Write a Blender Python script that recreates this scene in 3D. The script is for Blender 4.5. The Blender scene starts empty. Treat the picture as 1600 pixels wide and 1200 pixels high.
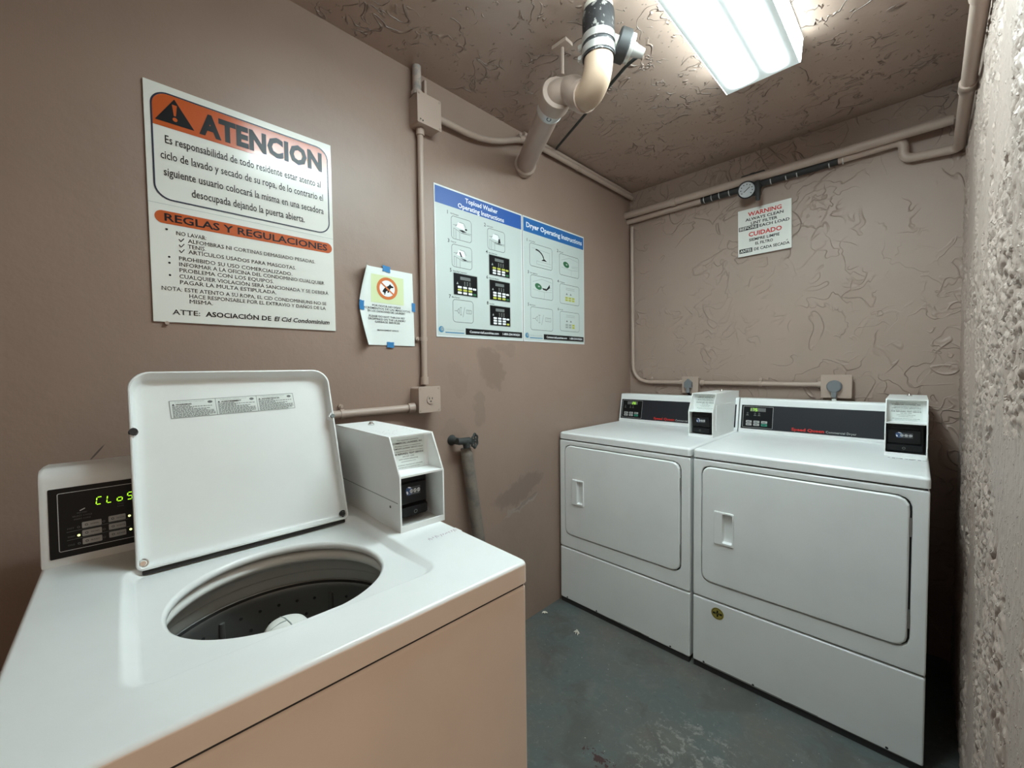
import bpy, bmesh, math, random
from mathutils import Vector, Matrix, noise
random.seed(7)
S = bpy.context.scene
COL = S.collection
# ------------------------------------------------------------------ camera
cam_d = bpy.data.cameras.new('camera'); cam = bpy.data.objects.new('camera', cam_d); COL.objects.link(cam)
YAW, PITCH, ROLL, FPX = -0.7886, -0.0380, -0.0129, 643.6
f = Vector((math.sin(YAW)*math.cos(PITCH), math.cos(YAW)*math.cos(PITCH), math.sin(PITCH)))
r = Vector((math.cos(YAW), -math.sin(YAW), 0)); u = r.cross(f)
r2 = r*math.cos(ROLL)+u*math.sin(ROLL); u2 = -r*math.sin(ROLL)+u*math.cos(ROLL)
M = Matrix((r2, u2, -f)).transposed().to_4x4(); M.translation = Vector((1.3725, -2.4611, 1.2436))
cam.matrix_world = M
cam_d.sensor_width = 36; cam_d.lens = 36*FPX/1600; cam_d.clip_start = 0.01
S.camera = cam
# ------------------------------------------------------------------ world, exposure
H, RW, NEAR = 2.36, 1.475, -3.1
FILL_DOOR = (-2.95, -1.95, 2.04)      # unseen doorway added to the right wall to let warm fill light in
w = bpy.data.worlds.new('world'); S.world = w; w.use_nodes = True
w.node_tree.nodes['Background'].inputs[0].default_value = (1, .76, .56, 1)
w.node_tree.nodes['Background'].inputs[1].default_value = 0.14      # warm fill light, let in by the doorway added for it
S.view_settings.view_transform = 'Standard'; S.view_settings.look = 'None'
S.view_settings.gamma = 1; S.view_settings.use_curve_mapping = False
dl = bpy.data.lights.new('fill_door_portal', 'AREA'); dl.shape = 'RECTANGLE'; dl.size = 1.0; dl.size_y = 2.04; dl.cycles.is_portal = True  # sampling guide for the added fill doorway
do = bpy.data.objects.new('fill_door_portal', dl); COL.objects.link(do); do.location = (RW+.05, -2.45, 1.02); do.rotation_euler = (math.radians(90), 0, math.radians(90))
S.view_settings.exposure = 2.02
S.cycles.max_bounces = 14; S.cycles.diffuse_bounces = 8; S.cycles.glossy_bounces = 6
LAMP = 34.0           # strength of the fluorescent ceiling fixture
# ------------------------------------------------------------------ materials
def N(nt, t, **kw):
    n = nt.nodes.new(t)
    for k, v in kw.items():
        if k in ('operation', 'data_type', 'blend_type', 'feature', 'clamp', 'noise_dimensions', 'distance'): setattr(n, k, v)
    return n
def mat(name, c, rough=.5, metal=0, coat=0, emit=None, es=1, spec=.5):
    m = bpy.data.materials.new(name); m.use_nodes = True
    b = m.node_tree.nodes['Principled BSDF']
    b.inputs['Base Color'].default_value = (*c, 1); b.inputs['Roughness'].default_value = rough
    b.inputs['Metallic'].default_value = metal; b.inputs['Coat Weight'].default_value = coat
    b.inputs['Specular IOR Level'].default_value = spec
    if coat: b.inputs['Coat Roughness'].default_value = .08
    if emit: b.inputs['Emission Color'].default_value = (*emit, 1); b.inputs['Emission Strength'].default_value = es
    return m
def coord(nt, scale=(1, 1, 1)):
    g = nt.nodes.new('ShaderNodeNewGeometry')          # world position: walls do not move
    mp = nt.nodes.new('ShaderNodeMapping'); mp.inputs['Scale'].default_value = scale
    nt.links.new(g.outputs['Position'], mp.inputs['Vector']); return mp.outputs[0]
def noise_n(nt, vec, scale, detail=3, rough=.55, dist=0):
    n = nt.nodes.new('ShaderNodeTexNoise'); n.inputs['Scale'].default_value = scale
    n.inputs['Detail'].default_value = detail; n.inputs['Roughness'].default_value = rough; n.inputs['Distortion'].default_value = dist
    nt.links.new(vec, n.inputs['Vector']); return n.outputs['Fac']
def math_n(nt, op, a, b=None, c=None, clamp=False):
    n = nt.nodes.new('ShaderNodeMath'); n.operation = op; n.use_clamp = clamp
    for i, x in enumerate((a, b, c)):
        if x is None: continue
        if isinstance(x, (int, float)): n.inputs[i].default_value = x
        else: nt.links.new(x, n.inputs[i])
    return n.outputs[0]
def ramp(nt, x, a, b, lo=0, hi=1, smooth=True):
    n = nt.nodes.new('ShaderNodeMapRange'); n.interpolation_type = 'SMOOTHSTEP' if smooth else 'LINEAR'
    nt.links.new(x, n.inputs[0])
    for i, v in enumerate((a, b, lo, hi)): n.inputs[i+1].default_value = v
    return n.outputs[0]
def mixc(nt, fac, a, b):
    n = nt.nodes.new('ShaderNodeMix'); n.data_type = 'RGBA'
    if isinstance(fac, (int, float)): n.inputs[0].default_value = fac
    else: nt.links.new(fac, n.inputs[0])
    for i, x in ((6, a), (7, b)):
        if isinstance(x, tuple): n.inputs[i].default_value = (*x, 1)
        else: nt.links.new(x, n.inputs[i])
    return n.outputs[2]
def bump(nt, h, dist, strength=1):
    n = nt.nodes.new('ShaderNodeBump'); n.inputs['Distance'].default_value = dist; n.inputs['Strength'].default_value = strength
    nt.links.new(h, n.inputs['Height']); nt.links.new(n.outputs[0], nt.nodes['Principled BSDF'].inputs['Normal'])
def ridges(nt, vec, scale, width, dist=.6, mask_scale=3, lo=.48, hi=.6, detail=2):
    """thin wandering trowel ridges: contour lines of a noise, broken up by a second noise"""
    a = math_n(nt, 'ABSOLUTE', math_n(nt, 'SUBTRACT', noise_n(nt, vec, scale, detail, .5, dist), .5))
    line = ramp(nt, a, 0, width, 1, 0)
    return math_n(nt, 'MULTIPLY', line, ramp(nt, noise_n(nt, vec, mask_scale, 2), lo, hi))
TAN = (.305, .212, .168)
def wall_mat(name, base, kind):
    m = mat(name, base, .55); nt = m.node_tree; b = nt.nodes['Principled BSDF']; v = coord(nt)
    blot = noise_n(nt, v, 2.2, 4)
    c = mixc(nt, ramp(nt, blot, .35, .7), base, tuple(x*.93 for x in base))
    if kind == 'smooth':
        b.inputs['Roughness'].default_value = .42
        g = nt.nodes.new('ShaderNodeNewGeometry'); sep = nt.nodes.new('ShaderNodeSeparateXYZ'); nt.links.new(g.outputs['Position'], sep.inputs[0])
        wob = math_n(nt, 'MULTIPLY', math_n(nt, 'SUBTRACT', noise_n(nt, v, 15, 5), .5), 1.7)
        wob2 = math_n(nt, 'MULTIPLY', math_n(nt, 'SUBTRACT', noise_n(nt, v, 6, 2), .5), 2.6)
        wa = math_n(nt, 'MULTIPLY', math_n(nt, 'SUBTRACT', noise_n(nt, v, 7.5, 3, .6), .5), .16)
        wb = math_n(nt, 'MULTIPLY', math_n(nt, 'SUBTRACT', noise_n(nt, v, 8.7, 3, .6), .52), .16)
        # worn and touched-up paint patches (y, z, half width, half height, tilt, strength, colour)
        for (py, pz, hy, hz, tl, st, cc) in [(-1.22, 1.24, .085, .075, .5, .75, (0.216, 0.151, 0.115)), (-1.30, 1.06, .035, .09, -.12, .6, (0.216, 0.154, 0.121)),
              (-1.42, 1.18, .05, .08, .0, .35, (0.243, 0.171, 0.131)), (-1.05, .66, .17, .055, -.25, .8, (0.197, 0.141, 0.115)), (-1.03, .585, .13, .018, -.25, .7, (0.328, 0.282, 0.249)),
              (-1.0, .60, .09, .012, -.3, .6, (0.171, 0.131, 0.112)), (-1.43, .98, .07, .04, 0, .4, (0.230, 0.157, 0.125)), (-1.1, .35, .2, .22, .2, .35, (0.253, 0.184, 0.148)),
              (-2.475, 1.06, .016, .0035, -1.3, .9, (0.066, 0.052, 0.046)), (-2.45, 1.035, .02, .003, .2, .7, (0.092, 0.072, 0.066)), (-2.42, .97, .16, .035, .05, .35, (0.236, 0.197, 0.177)), (-1.13, 1.33, .06, .03, .2, .4, (0.223, 0.161, 0.125))]:
            dy = math_n(nt, 'SUBTRACT', sep.outputs[1], py); dz = math_n(nt, 'SUBTRACT', sep.outputs[2], pz)
            if hy > .03: dy = math_n(nt, 'ADD', dy, wa); dz = math_n(nt, 'ADD', dz, wb)
            dz = math_n(nt, 'SUBTRACT', dz, math_n(nt, 'MULTIPLY', dy, -tl))
            q = math_n(nt, 'ADD', math_n(nt, 'POWER', math_n(nt, 'DIVIDE', dy, hy), 2), math_n(nt, 'POWER', math_n(nt, 'DIVIDE', dz, hz), 2))
            q = math_n(nt, 'ADD', q, math_n(nt, 'ADD', wob, wob2))
            c = mixc(nt, ramp(nt, q, .55, 1.25, st*.95, 0), c, cc)
        # small scratches and chips
        sc = ramp(nt, noise_n(nt, v, 38, 1), .79, .82)
        c = mixc(nt, math_n(nt, 'MULTIPLY', sc, .5), c, (.25, .2, .17))
        h = math_n(nt, 'ADD', noise_n(nt, v, 9, 5), math_n(nt, 'MULTIPLY', noise_n(nt, v, 160, 2), .06))
        bump(nt, h, .006, .5)
    elif kind == 'trowel':
        b.inputs['Roughness'].default_value = .5
        h = ridges(nt, v, 5.0, .022, 1.1, 2.8, .48, .58)
        h = math_n(nt, 'ADD', h, math_n(nt, 'MULTIPLY', ridges(nt, v, 11, .03, .8, 3.7, .49, .60), .7))
        plate = ramp(nt, noise_n(nt, v, 6.5, 2, .5, .9), .5, .515)
        plate = math_n(nt, 'MULTIPLY', plate, ramp(nt, noise_n(nt, v, 2.4, 1), .45, .6))
        h = math_n(nt, 'ADD', h, math_n(nt, 'MULTIPLY', plate, .8))
        h = math_n(nt, 'ADD', h, math_n(nt, 'MULTIPLY', noise_n(nt, v, 14, 5), .35))
        bump(nt, h, .004, 1)
    elif kind == 'ceiling':
        b.inputs['Roughness'].default_value = .33; b.inputs['Specular IOR Level'].default_value = .65
        h = ridges(nt, v, 7, .02, 1.3, 6.0, .53, .60)
        h = math_n(nt, 'ADD', h, math_n(nt, 'MULTIPLY', ridges(nt, v, 15, .026, .7, 9, .54, .61), .8))
        h = math_n(nt, 'ADD', h, math_n(nt, 'MULTIPLY', ramp(nt, noise_n(nt, v, 55, 2), .67, .72), .7))
        h = math_n(nt, 'ADD', h, math_n(nt, 'MULTIPLY', noise_n(nt, v, 6, 5), .6))
        bump(nt, h, .009, 1)
    else:
        b.inputs['Roughness'].default_value = .5
        h = math_n(nt, 'ADD', math_n(nt, 'MULTIPLY', noise_n(nt, v, 40, 5), .5), math_n(nt, 'MULTIPLY', ramp(nt, noise_n(nt, v, 75, 2), .6, .68), .5))
        bump(nt, h, .004, .8)
    nt.links.new(c, b.inputs['Base Color']); return m
M_LEFT = wall_mat('tan_wall_paint', TAN, 'smooth')
M_BACK = wall_mat('tan_trowel_stucco', (.35, .258, .212), 'trowel')
M_CEIL = wall_mat('tan_ceiling_stucco', (.39, .284, .23), 'ceiling')
M_RIGHT = wall_mat('tan_rough_stucco', (.40, .315, .27), 'rough')
def floor_mat():
    m = mat('worn_grey_green_floor_paint', (.1, .12, .115), .45); nt = m.node_tree; b = nt.nodes['Principled BSDF']; v = coord(nt)
    c = mixc(nt, ramp(nt, noise_n(nt, v, 3.2, 5, .6), .38, .66), (.092, .110, .105), (.118, .112, .099))
    c = mixc(nt, ramp(nt, noise_n(nt, v, 9, 4, .6), .5, .72, 0, .6), c, (.145, .15, .138))
    c = mixc(nt, ramp(nt, noise_n(nt, v, 45, 6, .78), .52, .66, 0, .5), c, (.17, .178, .162))
    c = mixc(nt, ramp(nt, noise_n(nt, v, 4.5, 5, .65, .5), .5, .64, 0, .65), c, (.078, .072, .064))
    g = nt.nodes.new('ShaderNodeNewGeometry'); sep = nt.nodes.new('ShaderNodeSeparateXYZ'); nt.links.new(g.outputs['Position'], sep.inputs[0])
    dx = math_n(nt, 'DIVIDE', math_n(nt, 'SUBTRACT', sep.outputs[0], .86), .26); dy = math_n(nt, 'DIVIDE', math_n(nt, 'SUBTRACT', sep.outputs[1], -1.20), .3)
    d = math_n(nt, 'ADD', math_n(nt, 'MULTIPLY', dx, dx), math_n(nt, 'MULTIPLY', dy, dy))
    scuff = math_n(nt, 'MULTIPLY', ramp(nt, d, 0, 1, .35, 0), ramp(nt, noise_n(nt, v, 26, 5, .7, .4), .36, .62))
    sp = ramp(nt, math_n(nt, 'ADD', noise_n(nt, v, 62, 6, .75, .2), scuff), .70, .90)
    c = mixc(nt, math_n(nt, 'MULTIPLY', sp, .6), c, (.31, .31, .28))
    dots = ramp(nt, noise_n(nt, v, 95, 1), .765, .79)
    c = mixc(nt, math_n(nt, 'MULTIPLY', dots, .8), c, (.42, .42, .38))
    sp2 = ramp(nt, noise_n(nt, v, 30, 4, .65), .64, .72)
    c = mixc(nt, math_n(nt, 'MULTIPLY', sp2, .6), c, (.05, .05, .045))
    # bare rust-red chips where the paint has come off
    dx = math_n(nt, 'DIVIDE', math_n(nt, 'SUBTRACT', sep.outputs[0], .665), .085); dy = math_n(nt, 'DIVIDE', math_n(nt, 'SUBTRACT', sep.outputs[1], -1.385), .035)
    d = math_n(nt, 'ADD', math_n(nt, 'MULTIPLY', dx, dx), math_n(nt, 'MULTIPLY', dy, dy))
    red = math_n(nt, 'MULTIPLY', ramp(nt, d, .5, 1, 1, 0), ramp(nt, noise_n(nt, v, 48, 4, .6, .5), .535, .57))
    c = mixc(nt, red, c, (.045, .016, .014))
    nt.links.new(c, b.inputs['Base Color'])
    bump(nt, noise_n(nt, v, 20, 5), .004, .5); return m
M_FLOOR = floor_mat()
def enamel(name, c, rough=.3, coat=.35):
    m = mat(name, c, rough, 0, coat); nt = m.node_tree; tc = nt.nodes.new('ShaderNodeTexCoord')
    b = nt.nodes['Principled BSDF']
    mx = mixc(nt, ramp(nt, noise_n(nt, tc.outputs['Object'], 5, 4), .4, .75), c, tuple(x*.95 for x in c))
    nt.links.new(mx, b.inputs['Base Color'])
    bump(nt, noise_n(nt, tc.outputs['Object'], 60, 2), .0004, .25); return m
M_WHITE = enamel('white_enamel', (.80, .82, .81))
M_BEIGE = enamel('beige_front', (.85, .72, .61), .34, .3)  # beige tone for the washer front panel and the lip above it
M_WHITE2 = enamel('white_painted_steel', (.82, .835, .825), .4, .1)
M_DRY = enamel('white_dryer_enamel', (.81, .825, .82), .36, .2)
M_GROOVE = mat('dark_seam_and_gap_shade', (.03, .03, .03), .8)
M_GRIME = mat('grey_grime', (.22, .22, .21), .7)
M_BLACK = mat('black_plastic', (.008, .008, .009), .4, spec=.3)
M_RUBBER = mat('black_rubber', (.02, .02, .02), .6)
M_PANEL = mat('charcoal_panel', (.017, .018, .023), .45, spec=.35)
M_PANELB = mat('black_panel', (.005, .005, .006), .4, spec=.25)
M_CHROME = mat('chrome', (.75, .75, .74), .18, 1)
M_STEEL = mat('galvanised_steel', (.5, .5, .49), .4, 1)
M_DRUM = mat('stainless_basket', (.24, .235, .225), .36, .7)
M_RING = mat('pale_grey_plastic_ring', (.84, .85, .82), .35)
M_BAND = mat('grey_plastic_tub', (.52, .52, .49), .5)
M_AGI = mat('white_plastic_agitator', (.78, .79, .75), .4)
M_LINE = mat('pale_print', (.55, .56, .55), .6)
M_DIM = mat('dim_grey_print', (.12, .12, .12), .6)
M_BTN = mat('grey_key', (.42, .42, .41), .5)
M_GREENB = mat('green_key', (.02, .25, .16), .5)
M_LED = mat('green_display_segment', (.1, .3, .02), .5, emit=(.38, .85, .02), es=.42)
M_LEDDOT = mat('yellow_indicator_lamp', (.6, .7, .2), .5, emit=(.85, 1, .3), es=.5)
M_REDP = mat('red_print', (.55, .02, .015), .5)
M_SIGN = mat('white_sign_plastic', (.74, .74, .69), .22, coat=.3)
M_ORANGE = mat('orange_print', (.50, .095, .02), .22, coat=.3)
M_INK = mat('black_ink', (.008, .008, .009), .3, spec=.3)
M_NAVY = mat('dark_blue_line', (.02, .025, .05), .3)
M_PAPER = mat('white_paper', (.74, .78, .75), .7)
M_POST = mat('poster_film', (.53, .585, .56), .42)
M_POSTEDGE = mat('poster_white_border', (.72, .75, .75), .42)
M_BLUE1 = mat('royal_blue_print', (.02, .095, .36), .42)
M_BLUE2 = mat('mid_blue_print', (.018, .13, .38), .42)
M_WPRINT = mat('white_print', (.82, .84, .86), .45)
M_GREY = mat('mid_grey_print', (.15, .165, .16), .5)
M_LGREY = mat('light_grey_print', (.36, .4, .38), .5)
M_YEL = mat('yellow_green_print', (.48, .50, .07), .5)
M_GRNP = mat('dark_green_print', (.03, .14, .06), .5)
M_CYAN = mat('logo_blue_print', (.03, .2, .38), .5)
M_TAPE = mat('blue_masking_tape', (.025, .19, .44), .6)
M_PALEY = mat('pale_yellow_print', (.64, .72, .42), .7)
M_ORNG2 = mat('dark_orange_print', (.62, .16, .03), .6)
M_PIPE = mat('tan_painted_metal', (.42, .32, .265), .42)
M_PIPED = mat('tan_painted_box', (.40, .305, .25), .45)
M_PVC = mat('tan_painted_drain', (.42, .32, .265), .4)
M_PVCL = mat('peach_painted_elbow', (.44, .315, .225), .38)
M_BAND2 = mat('brushed_clamp_band', (.62, .62, .60), .35, .7)
M_RUST = mat('dark_corroded_metal', (.045, .05, .048), .7, .3)
M_OLDPIPE = None
M_GREYPLUG = mat('grey_plug', (.16, .17, .18), .55)
M_GOLD = mat('gold_foil', (.42, .34, .07), .4, .3)
M_CORD = mat('grey_cord', (.25, .25, .24), .6)
M_SOIL = mat('pale_scrap', (.62, .58, .5), .8)
M_FIX = mat('white_fixture_metal', (.75, .77, .76), .4)
M_SCRIB = mat('faded_purple_ink', (.40, .27, .33), .6)
M_GLOBE = mat('blue_globe_print', (.035, .08, .2), .45)
M_SLATE = mat('slate_print', (.05, .053, .06), .5)
def mottled(name, a, b2, sc, rough):
    m = mat(name, a, rough); nt = m.node_tree; tc = nt.nodes.new('ShaderNodeTexCoord')
    nt.links.new(mixc(nt, ramp(nt, noise_n(nt, tc.outputs['Object'], sc, 5, .7), .42, .62), a, b2), nt.nodes['Principled BSDF'].inputs['Base Color'])
    bump(nt, noise_n(nt, tc.outputs['Object'], sc*2, 4), .002, .6); return m
M_OLDPIPE = mottled('old_grey_drain_pipe', (.20, .168, .138), (.14, .122, .105), 18, .7)
M_COUP = mottled('paint_splashed_rubber', (.018, .018, .02), (.30, .29, .27), 34, .5)
M_COUP.node_tree.nodes['Map Range'].inputs[1].default_value = .56; M_COUP.node_tree.nodes['Map Range'].inputs[2].default_value = .60
M_CHIP = mottled('chipped_tan_paint', (.46, .37, .32), (.30, .28, .26), 60, .5)
def lens_mat():
    m = mat('lit_fluorescent_lens', (.85, .92, .92), .35); nt = m.node_tree; b = nt.nodes['Principled BSDF']
    tc = nt.nodes.new('ShaderNodeTexCoord'); sep = nt.nodes.new('ShaderNodeSeparateXYZ'); nt.links.new(tc.outputs['Object'], sep.inputs[0])
    tot = None
    for x0, k, sg in ((-.050, 1.0, .0225), (.056, .42, .0185)):            # the two tubes behind the lens
        d = math_n(nt, 'DIVIDE', math_n(nt, 'SUBTRACT', sep.outputs[0], x0), sg)
        g = math_n(nt, 'MULTIPLY', math_n(nt, 'EXPONENT', math_n(nt, 'MULTIPLY', math_n(nt, 'MULTIPLY', d, d), -1)), k)
        tot = g if tot is None else math_n(nt, 'ADD', tot, g)
    end = ramp(nt, math_n(nt, 'ABSOLUTE', sep.outputs[1]), .53, .605, 1, 0)
    side = ramp(nt, math_n(nt, 'ABSOLUTE', sep.outputs[0]), .1135, .1165, 0, .12)       # prismatic sides carry some of the light
    tot = math_n(nt, 'ADD', math_n(nt, 'ADD', math_n(nt, 'MULTIPLY', tot, end), side), .0022)
    nt.links.new(math_n(nt, 'MULTIPLY', tot, LAMP), b.inputs['Emission Strength'])
    b.inputs['Emission Color'].default_value = (.82, 1, 1.02, 1); return m
M_LENS = lens_mat()
# ------------------------------------------------------------------ mesh helpers
I4 = Matrix.Identity(4)
def frame(o, a, b, c):
    m = Matrix((Vector(a), Vector(b), Vector(c))).transposed().to_4x4(); m.translation = Vector(o); return m
def rrect(u0, v0, u1, v1, rad, seg=6):
    rads = rad if isinstance(rad, (tuple, list)) else (rad,)*4     # bl, br, tr, tl
    P = []
    for (cx, cy, a0, q) in ((u0, v0, 180, rads[0]), (u1, v0, 270, rads[1]), (u1, v1, 0, rads[2]), (u0, v1, 90, rads[3])):
        q = max(q, 1e-5); x = cx+q*(1 if cx == u0 else -1); y = cy+q*(1 if cy == v0 else -1)
        for i in range(seg+1):
            a = math.radians(a0+90*i/seg); P.append((x+q*math.cos(a), y+q*math.sin(a)))
    return P
def inset(P, d):
    """shrink a rounded-rect style outline about its box centre, axis by axis"""
    xs = [p[0] for p in P]; ys = [p[1] for p in P]; cx = (min(xs)+max(xs))/2; cy = (min(ys)+max(ys))/2
    sx = (max(xs)-min(xs))/2; sy = (max(ys)-min(ys))/2
    return [(cx+(p[0]-cx)*(sx-d)/sx, cy+(p[1]-cy)*(sy-d)/sy) for p in P]
def raypt(P, c, a):
    """where the ray from c at angle a leaves polygon P (convex)"""
    dx, dy = math.cos(a), math.sin(a); best = None
    for i in range(len(P)):
        x1, y1 = P[i]; x2, y2 = P[(i+1) % len(P)]; ex, ey = x2-x1, y2-y1
        den = dx*ey-dy*ex
        if abs(den) < 1e-12: continue
        t = ((x1-c[0])*ey-(y1-c[1])*ex)/den; s = ((x1-c[0])*dy-(y1-c[1])*dx)/den
        if t > 0 and -1e-6 <= s <= 1+1e-6 and (best is None or t > best): best = t
    return (c[0]+dx*best, c[1]+dy*best)
class MB:
    def __init__(s, m=None): s.v = []; s.f = []; s.mi = []; s.mats = []; s.T = I4; s.cur = 0; s.sharp = 38; (m and s.use(m))
    def use(s, m):
        if m not in s.mats: s.mats.append(m)
        s.cur = s.mats.index(m); return s
    def at(s, T): s.T = T; return s
    def add(s, vs, fs):
        b = len(s.v); s.v += [s.T @ Vector(v) for v in vs]
        for q in fs: s.f.append([i+b for i in q]); s.mi.append(s.cur)
        return s
    def box(s, x0, x1, y0, y1, z0, z1, bev=0, seg=2):
        bm = bmesh.new(); bmesh.ops.create_cube(bm, size=1)
        for v in bm.verts: v.co = Vector(((x0+x1)/2+v.co.x*(x1-x0), (y0+y1)/2+v.co.y*(y1-y0), (z0+z1)/2+v.co.z*(z1-z0)))
        if bev: bmesh.ops.bevel(bm, geom=bm.edges[:], offset=bev, segments=seg, profile=.5, affect='EDGES')
        bm.verts.index_update(); s.add([v.co.copy() for v in bm.verts], [[v.index for v in q.verts] for q in bm.faces]); bm.free(); return s
    def loft(s, loops, cap0=False, cap1=False):
        n = len(loops[0]); vs = [p for L in loops for p in L]; fs = []
        for k in range(len(loops)-1):
            for i in range(n): j = (i+1) % n; fs.append([k*n+i, k*n+j, (k+1)*n+j, (k+1)*n+i])
        if cap0: fs.append(list(range(n))[::-1])
        if cap1: fs.append([(len(loops)-1)*n+i for i in range(n)])
        return s.add(vs, fs)
    def slab(s, P, n0, n1, bev=0):
        """outline P (u,v) raised from n0 to n1 with a soft front edge"""
        L = [[(*p, n0) for p in P]]
        if bev:
            for k in range(4):
                a = k*math.pi/6; L.append([(*p, n1-bev+bev*math.sin(a)) for p in inset(P, bev*(1-math.cos(a)))])
        else: L.append([(*p, n1) for p in P])
        return s.loft(L, True, True)
    def poly(s, P, n=0): return s.add([(*p, n) for p in P], [list(range(len(P)))])
    def quad(s, u0, v0, u1, v1, n=0): return s.poly([(u0, v0), (u1, v0), (u1, v1), (u0, v1)], n)
    def line(s, a, b, w, n=0):
        d = Vector((b[0]-a[0], b[1]-a[1])); d.normalize(); p = Vector((-d.y, d.x))*w/2
        return s.poly([(a[0]-p.x, a[1]-p.y), (b[0]-p.x, b[1]-p.y), (b[0]+p.x, b[1]+p.y), (a[0]+p.x, a[1]+p.y)], n)
    def band(s, P, Q, n=0):
        k = len(P); return s.add([(*p, n) for p in P]+[(*p, n) for p in Q], [[i, (i+1) % k, k+(i+1) % k, k+i] for i in range(k)])
    def frame_line(s, u0, v0, u1, v1, rad, w, n=0):
        P = rrect(u0, v0, u1, v1, rad); return s.band(P, rrect(u0+w, v0+w, u1-w, v1-w, max(rad-w, .0004)), n)
    def ell(s, u, v, a, b, n=0, k=24, rot=0):
        c, q = math.cos(rot), math.sin(rot)
        return s.poly([(u+a*math.cos(t)*c-b*math.sin(t)*q, v+a*math.cos(t)*q+b*math.sin(t)*c) for t in [2*math.pi*i/k for i in range(k)]], n)
    def ring(s, u, v, r0, r1, n=0, k=36):
        A = [(u+r0*math.cos(2*math.pi*i/k), v+r0*math.sin(2*math.pi*i/k)) for i in range(k)]
        B = [(u+r1*math.cos(2*math.pi*i/k), v+r1*math.sin(2*math.pi*i/k)) for i in range(k)]; return s.band(A, B, n)
    def tube(s, pts, rad, n=18, cap=True):
        pts = [Vector(p) for p in pts]; K = len(pts); rr = rad if isinstance(rad, (list, tuple)) else [rad]*K
        t = [(pts[min(i+1, K-1)]-pts[max(i-1, 0)]).normalized() for i in range(K)]
        up = Vector((0, 0, 1)) if abs(t[0].z) < .9 else Vector((1, 0, 0)); x = t[0].cross(up).normalized(); L = []
        for i in range(K):
            x = (x-t[i]*x.dot(t[i])).normalized(); y = t[i].cross(x)
            L.append([pts[i]+(x*math.cos(2*math.pi*k/n)+y*math.sin(2*math.pi*k/n))*rr[i] for k in range(n)])
        return s.loft(L, cap, cap)
    def cyl(s, a, b, r0, r1=None, n=24): return s.tube([a, b], [r0, r0 if r1 is None else r1], n)
    def lathe(s, prof, n=48, cap0=False, cap1=False):
        return s.loft([[(q*math.cos(2*math.pi*k/n), q*math.sin(2*math.pi*k/n), z) for k in range(n)] for q, z in prof], cap0, cap1)
    def prism(s, P, a, b, axis='x'):
        f3 = {'x': lambda p, t: (t, p[0], p[1]), 'y': lambda p, t: (p[0], t, p[1])}[axis]
        return s.loft([[f3(p, a) for p in P], [f3(p, b) for p in P]], True, True)
def smooth_path(P, k=8):
    P = [Vector(p) for p in P]; Q = [P[0]*2-P[1]]+P+[P[-1]*2-P[-2]]; out = []
    for i in range(1, len(Q)-2):
        for j in range(k):
            t = j/k; a, b, c, d = Q[i-1:i+3]
            out.append(.5*((2*b)+(c-a)*t+(2*a-5*b+4*c-d)*t*t+(3*b-a-3*c+d)*t**3))
    return out+[P[-1]]
def rounded_path(P, rad, k=7):
    P = [Vector(p) for p in P]; out = [P[0]]
    for i in range(1, len(P)-1):
        a = (P[i-1]-P[i]); b = (P[i+1]-P[i]); d = min(rad, a.length*.49, b.length*.49); a = P[i]+a.normalized()*d; b = P[i]+b.normalized()*d
        for j in range(k+1): t = j/k; out.append(a*(1-t)**2+P[i]*2*t*(1-t)+b*t*t)
    return out+[P[-1]]
def obj(name, mb, parent=None, world=False, label=None, cat=None, group=None, kind=None):
    me = bpy.data.meshes.new(name); off = Vector()
    if world and parent is not None:
        q = parent
        while q: off += q.location; q = q.parent
    elif parent is None and kind != 'structure':
        xs = [v.x for v in mb.v]; ys = [v.y for v in mb.v]; zs = [v.z for v in mb.v]
        off = Vector(((min(xs)+max(xs))/2, (min(ys)+max(ys))/2, min(zs)))
    me.from_pydata([v-off for v in mb.v], [], mb.f)
    for m in mb.mats: me.materials.append(m)
    me.polygons.foreach_set('material_index', mb.mi)
    bm = bmesh.new(); bm.from_mesh(me); bmesh.ops.recalc_face_normals(bm, faces=bm.faces[:])
    lim = math.radians(mb.sharp)
    for q in bm.faces: q.smooth = True
    for e in bm.edges: e.smooth = len(e.link_faces) == 2 and e.calc_face_angle(0) < lim
    bm.to_mesh(me); bm.free()
    o = bpy.data.objects.new(name, me); COL.objects.link(o)
    if len(me.polygons) < 60000:
        wn = o.modifiers.new('weighted_normal', 'WEIGHTED_NORMAL'); wn.keep_sharp = True; wn.weight = 80
    if parent is not None: o.parent = parent
    else: o.location = off
    return tag(o, label, cat, group, kind)
def tag(o, label=None, cat=None, group=None, kind=None):
    for k, v in (('label', label), ('category', cat), ('group', group), ('kind', kind)):
        if v: o[k] = v
    return o
def thing(name, loc, label, cat, rz=0, group=None):
    o = bpy.data.objects.new(name, None); COL.objects.link(o); o.location = loc; o.rotation_euler = (0, 0, rz); o.empty_display_size = .05
    return tag(o, label, cat, group)
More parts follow.
